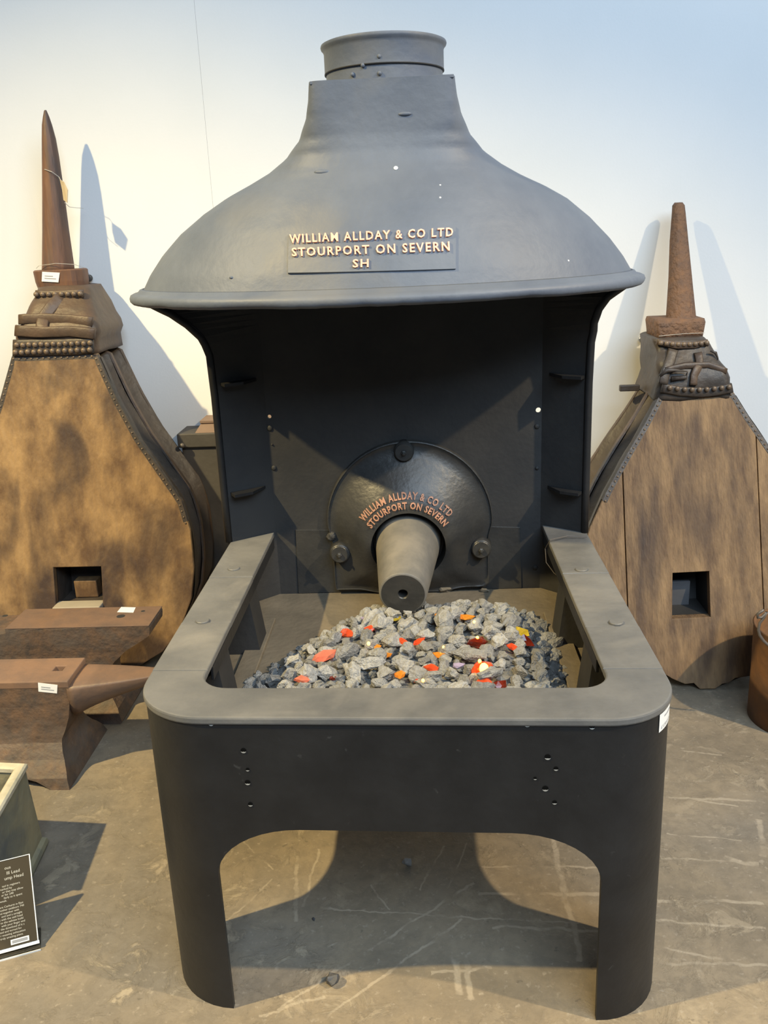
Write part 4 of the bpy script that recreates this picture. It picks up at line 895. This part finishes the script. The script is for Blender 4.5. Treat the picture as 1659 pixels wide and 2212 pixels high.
# ------------------------------------------------------------------ dark metal box behind the forge
BYF = 1.892
a = at_y(381, 938, BYF); zb_lid = at_y(385, 968, BYF).z; zled = at_y(430, 1251, BYF).z
bx = thing('metal_box', 'tall dark grey metal box with overhanging lid behind the forge at left', 'box', (a.x+0.25, 1.96, 0))
put('body', box_me((a.x+0.012, BYF+0.012, 0.0), (a.x+0.50, WALL_Y-0.004, zb_lid+0.004), 0.003), M['box'], bx)
put('lid', box_me((a.x, BYF, zb_lid), (a.x+0.51, WALL_Y-0.003, a.z), 0.004), M['box'], bx)
put('plinth', box_me((a.x+0.006, BYF+0.002, 0.0), (a.x+0.505, WALL_Y-0.0045, zled), 0.004), M['box'], bx)
for px, py in ((396, 960), (411, 1047)):
    k = at_y(px, py, BYF); put('knob', lathe([(0.004, -0.014), (0.004, 0.012), (0.009, 0.014), (0.010, 0.020), (0.006, 0.026), (0.0001, 0.027)], 14, (k.x, BYF, k.z), M4=Vector((0, -1, 0)).to_track_quat('Z', 'Y').to_matrix().to_4x4()), M['wire'], bx, True)
c = at_y(420, 930, 1.90); d = at_y(425, 914, 1.95)
tag(put('wooden_block', loft([rrect(c.x, c.x+0.3, 1.90, 2.035, a.z+0.0003, 0.004), rrect(c.x+0.02, c.x+0.3, 1.925, 2.035, a.z+0.03, 0.004), rrect(c.x+0.018, c.x+0.302, 1.92, 2.036, a.z+0.034, 0.004), rrect(c.x+0.018, c.x+0.302, 1.92, 2.036, a.z+0.042, 0.004)]), mat('pinkish_brown_wood', (0.22, 0.15, 0.115), (0.17, 0.115, 0.09), rough=0.7), None), 'pinkish brown slab lying on top of the dark metal box', 'slab')

# ------------------------------------------------------------------ anvils
def profile_solid(poly, yc, halfw, mk, name, root):
    dense = resample(poly, 140)
    me = plate(dense, [], 2.0, lambda u, v, w: (u, yc+w*halfw(v), v)); rough_up(me, 0.0015, 30)
    return put(name, me, M[mk], root)
FA = thing('anvil', 'rusty front anvil with pointed horn and square hole in its face', 'anvil', (-1.15, 0.932, 0))
fz = 0.30
poly = [(-0.98, fz-0.022), (-0.983, 0.235), (-0.99, 0.19), (-1.005, 0.15), (-1.02, 0.115), (-1.015, 0.085), (-0.995, 0.04), (-0.984, 0.0), (-1.04, 0.0), (-1.08, 0.022), (-1.14, 0.036), (-1.2, 0.036), (-1.26, 0.022), (-1.30, 0.0), (-1.36, 0.0), (-1.345, 0.04), (-1.315, 0.09), (-1.315, 0.12), (-1.36, 0.19), (-1.42, 0.24), (-1.42, fz-0.022)]
profile_solid(poly, 0.932, lambda z: interp([(0, 0.162), (0.03, 0.150), (0.07, 0.112), (0.11, 0.086), (0.15, 0.078), (0.22, 0.0755), (0.3, 0.0755)], z)[0], 'rust', 'body', FA)
hq = [at_z(x, y, fz) for x, y in ((108, 1450), (136, 1450), (147, 1438), (120, 1436))]; hc = sum((q.xy for q in hq), Vector((0, 0)))/4; hs = 0.0145
put('face_plate', plate([(-1.42, 0.8565), (-0.979, 0.8565), (-0.983, 1.0075), (-1.42, 1.0075)], [[(hc.x-hs, hc.y-hs), (hc.x+hs, hc.y-hs), (hc.x+hs, hc.y+hs), (hc.x-hs, hc.y+hs)]], 0.0225, lambda u, v, w: (u, v, fz-0.01125+w), 0.003), M['rust_face'], FA)
put('hardy_hole', disc_me((hc.x, hc.y, fz-0.0222), (0, 0, 1), 0.0205, 0.0012, 4), M['inner'], FA)
rings = []
for k in range(15):
    t = k/14; x = -0.985+0.265*t; hw = 0.0755*(1-t)**0.62*0.92+0.009; zt = 0.284+0.004*t; zb_ = 0.158+(0.262-0.158)*t**0.72; yc = 0.932
    ring_ = []
    for j in range(20):
        a = 2*math.pi*j/20; yy = math.sin(a); zz_ = math.cos(a)
        if zz_ > 0: z = zt-(zt-(zt*0.86+zb_*0.14))*(1-zz_**0.35)
        else: z = (zt*0.86+zb_*0.14)+(zb_-(zt*0.86+zb_*0.14))*abs(zz_)**0.9
        ring_.append(Vector((x, yc+hw*math.copysign(abs(yy)**0.8, yy), z)))
    rings.append(ring_)
put('horn', loft(rings), M['rust_face'], FA, True)
small_label('price_label', [(83, 1494), (123, 1498), (124, 1480), (82, 1475)], 0.8555, FA)
RA = thing('anvil', 'rusty rear anvil with flat heel and stepped table beside the left bellows', 'anvil', (-1.1, 1.258, 0))
rz = 0.32; yc = 1.258
poly = [(-1.305, rz), (-0.835, rz), (-0.838, 0.288), (-0.865, 0.268), (-0.92, 0.235), (-0.97, 0.19), (-1.0, 0.14), (-1.0, 0.09), (-0.96, 0.04), (-0.945, 0.0), (-1.36, 0.0), (-1.345, 0.04), (-1.30, 0.09), (-1.30, 0.15), (-1.34, 0.20), (-1.44, 0.235), (-1.44, rz-0.018), (-1.306, rz-0.018)]
profile_solid(poly, yc, lambda z: interp([(0, 0.13), (0.03, 0.12), (0.07, 0.085), (0.12, 0.066), (0.2, 0.07), (0.27, 0.0765), (0.4, 0.0765)], z)[0], 'rust', 'body', RA)
put('face_plate', plate([(-1.304, yc-0.077), (-0.836, yc-0.077), (-0.836, yc+0.077), (-1.304, yc+0.077)], [], 0.004, lambda u, v, w: (u, v, rz+0.0005+w), 0.0012), M['rust_face'], RA)
for px, py, r, z in ((261, 1331, .014, rz+0.0026), (309, 1320, .007, rz+0.0026), (11, 1330, .009, rz-0.0178)):
    q = at_z(px, py, z); put('punch_hole', disc_me((q.x, q.y, z-0.001), (0, 0, 1), r, 0.0014, 14), M['inner'], RA)
q = [at_z(x, y, rz+0.0032) for x, y in ((253, 1322), (288, 1323), (293, 1312), (262, 1311))]
put('price_label', fix(pyd(q+[p-Vector((0, 0, 0.001)) for p in q], [(0, 1, 2, 3), (7, 6, 5, 4), (0, 4, 5, 1), (1, 5, 6, 2), (2, 6, 7, 3), (3, 7, 4, 0)])), M['white'], RA)

# ------------------------------------------------------------------ lead trough and its information card
TR = thing('lead_trough', 'weathered greenish lead trough with pale rim at the lower left', 'trough', (-1.12, 0.36, 0))
cA = Vector((-0.962, 0.520)); ang = R(-5.5)
def tro(u, v, z, flare=0.0):       # u leftwards from the right wall, v towards the camera from the back wall
    return Vector((cA.x-u*math.cos(ang)-v*math.sin(ang), cA.y-u*math.sin(ang)*-1*-1-v*math.cos(ang), z))
TW, TD, TZ, wt = 0.44, 0.235, 0.25, 0.022
def rect(u0, u1, v0, v1, z): return [tro(u0, v0, z), tro(u0, v1, z), tro(u1, v1, z), tro(u1, v0, z)]
put('wall_shell', loft([rect(wt, TW-wt, wt, TD-wt, 0.02), rect(wt, TW-wt, wt, TD-wt, TZ-0.004), rect(0.004, TW-.004, 0.004, TD-.004, TZ-0.004), rect(0.002, TW-.002, 0.002, TD-.002, 0.18), rect(-0.004, TW+.004, -0.004, TD+.004, 0.03), rect(-0.004, TW+.004, -0.004, TD+.004, 0.012)], cap=False), M['lead'], TR)
put('bottom', loft([rect(0, TW, 0, TD, 0.012), rect(0, TW, 0, TD, 0.022)]), M['lead'], TR)
rm = loft([rect(wt+0.003, TW-wt-.003, wt+0.003, TD-wt-.003, TZ-0.012), rect(wt+0.003, TW-wt-.003, wt+0.003, TD-wt-.003, TZ-0.002), rect(wt-0.002, TW-wt+.002, wt-0.002, TD-wt+.002, TZ+0.002), rect(0.003, TW-.003, 0.003, TD-.003, TZ+0.002), rect(-0.002, TW+.002, -0.002, TD+.002, TZ-0.002), rect(-0.002, TW+.002, -0.002, TD+.002, TZ-0.012)], cap=False); put('rim', rm, M['lead_rim'], TR)
put('foot_moulding', loft([rect(-0.012, TW+.012, -0.012, TD+.012, 0.0), rect(-0.016, TW+.016, -0.016, TD+.016, 0.010), rect(-0.013, TW+.013, -0.013, TD+.013, 0.022), rect(-0.003, TW+.003, -0.003, TD+.003, 0.030)]), M['lead'], TR)
P0 = at_z(83, 2032, 0.016); e_ = Vector((-0.926, -0.378, 0)); n_ = Vector((-0.378, 0.926, 0)); slope = (n_*0.125+Vector((0, 0, 0.138))); hgt = slope.length; sl = slope.normalized(); nrm = e_.cross(sl).normalized()
if nrm.y > 0: nrm = -nrm
SG = thing('information_card', 'dark information card in a clear sloping stand before the lead trough', 'sign', (P0.x-0.06, P0.y+0.02, 0))
def cd(u, v, off=0.0): return P0+e_*u+sl*(v*hgt)+nrm*off      # u metres left of the right edge, v 0..1 up the slope
def slab(u0, u1, v0, v1, o0, o1):
    P = [cd(u0, v0, o0), cd(u1, v0, o0), cd(u1, v1, o0), cd(u0, v1, o0), cd(u0, v0, o1), cd(u1, v0, o1), cd(u1, v1, o1), cd(u0, v1, o1)]
    return fix(pyd(P, [(0, 1, 2, 3), (7, 6, 5, 4), (0, 4, 5, 1), (1, 5, 6, 2), (2, 6, 7, 3), (3, 7, 4, 0)]))
CW = 0.13
put('card', slab(0.002, CW, 0.01, 0.995, 0.0, 0.001), M['card'], SG)
put('clear_back', slab(0, CW+.002, 0, 1.0, -0.0035, -0.0005), M['clear'], SG)
put('clear_edge', slab(-0.0005, 0.0015, 0, 1.0, -0.003, 0.002), M['white'], SG); put('clear_edge', slab(0.0015, CW, 0.992, 1.0, -0.003, 0.002), M['white'], SG); put('clear_edge', slab(-0.002, CW, -0.03, 0.004, -0.003, 0.004), M['white'], SG)
Fp0 = P0-Vector((0, 0, 0.014)); Fp0.z = 0.0
def ft(u, d, z): return Vector((P0.x, P0.y, 0))+e_*u+n_*d+Vector((0, 0, z))
def slab2(u0, u1, d0, d1, z0, z1):
    P = [ft(u0, d0, z0), ft(u1, d0, z0), ft(u1, d1, z0), ft(u0, d1, z0), ft(u0, d0, z1), ft(u1, d0, z1), ft(u1, d1, z1), ft(u0, d1, z1)]
    return fix(pyd(P, [(0, 3, 2, 1), (4, 5, 6, 7), (0, 1, 5, 4), (1, 2, 6, 5), (2, 3, 7, 6), (3, 0, 4, 7)]))
put('stand_foot', slab2(-0.003, CW, -0.012, 0.06, 0.0, 0.003), M['clear'], SG)
put('stand_front', slab2(-0.003, CW, -0.012, -0.0095, 0.0, 0.013), M['clear'], SG)
put('clear_edge', slab2(-0.003, CW, -0.0135, -0.012, 0.0, 0.0035), M['white'], SG)
def card_text(body, u_right, v, size):
    me, x0, x1, y0, y1 = text_me(body, size, 0.0)
    fmap(me, lambda c: cd(u_right+(x1-c.x), v+c.y/hgt, 0.0014)); return put('lettering', me, M['ink'], SG)
card_text('ous', 0.042, 0.885, 0.0095); card_text('III Lead', 0.024, 0.823, 0.0098); card_text('ump Head', 0.017, 0.765, 0.0098)
for k, (t, u) in enumerate((('ted in registers', 0.026), ('marked by', 0.043), ('or that may allow', 0.020), ('er for 240', 0.041), ('ilarly as it spent', 0.023), ('e week.', 0.056))): card_text(t, u, 0.690-0.0335*k, 0.0062)
for k, (t, u) in enumerate((('ure Canhurst in East', 0.023), ('another stubborn 740', 0.022), ('and together with', 0.033), ('end and a straight', 0.027), ('it with the said head', 0.027), ('to the salivate build', 0.026), ('with your finger and', 0.023), ('the download of it s', 0.025), ('ted and turned for', 0.031), ('r meaning exhaustion', 0.024), ('e truly amazing piece.', 0.029))): card_text(t, u, 0.458-0.0345*k, 0.0060)
lb_ = put('price_label', slab(0.018, 0.056, 0.030, 0.088, 0.0012, 0.0018), M['white'], SG); put('printed_line', slab(0.021, 0.053, 0.042, 0.076, 0.0018, 0.002), M['print'], lb_)

# ------------------------------------------------------------------ rusty drum with a wire handle at the right edge
dl = at_z(1641, 1572, 0); dr = 0.15; dc = Vector((dl.x+dr*0.93, dl.y+dr*0.36, 0)); dz = at_y(1644, 1372, dc.y-0.05).z
DR = thing('rusty_drum', 'rusty orange metal drum with wire handle at the right edge', 'drum', (dc.x, dc.y, 0))
put('body', lathe([(dr-0.01, 0.004), (dr, 0.0), (dr+0.001, dz*0.5), (dr+0.004, dz-0.006), (dr+0.007, dz), (dr+0.002, dz+0.003), (dr-0.004, dz-0.004), (dr-0.008, 0.01), (0.0001, 0.01)], 48, (dc.x, dc.y, 0)), M['drum'], DR, True)
hy = dc.y-0.10
put('wire_handle', tube([at_y(x, y, hy) for x, y in ((1650, 1317), (1643, 1322), (1636, 1327), (1637, 1334), (1645, 1334), (1652, 1327), (1656, 1322), (1650, 1334), (1641, 1346), (1638, 1360), (1641, 1372), (1649, 1384), (1660, 1394), (1680, 1402))], 0.0042, 8), M['wire'], DR, True)
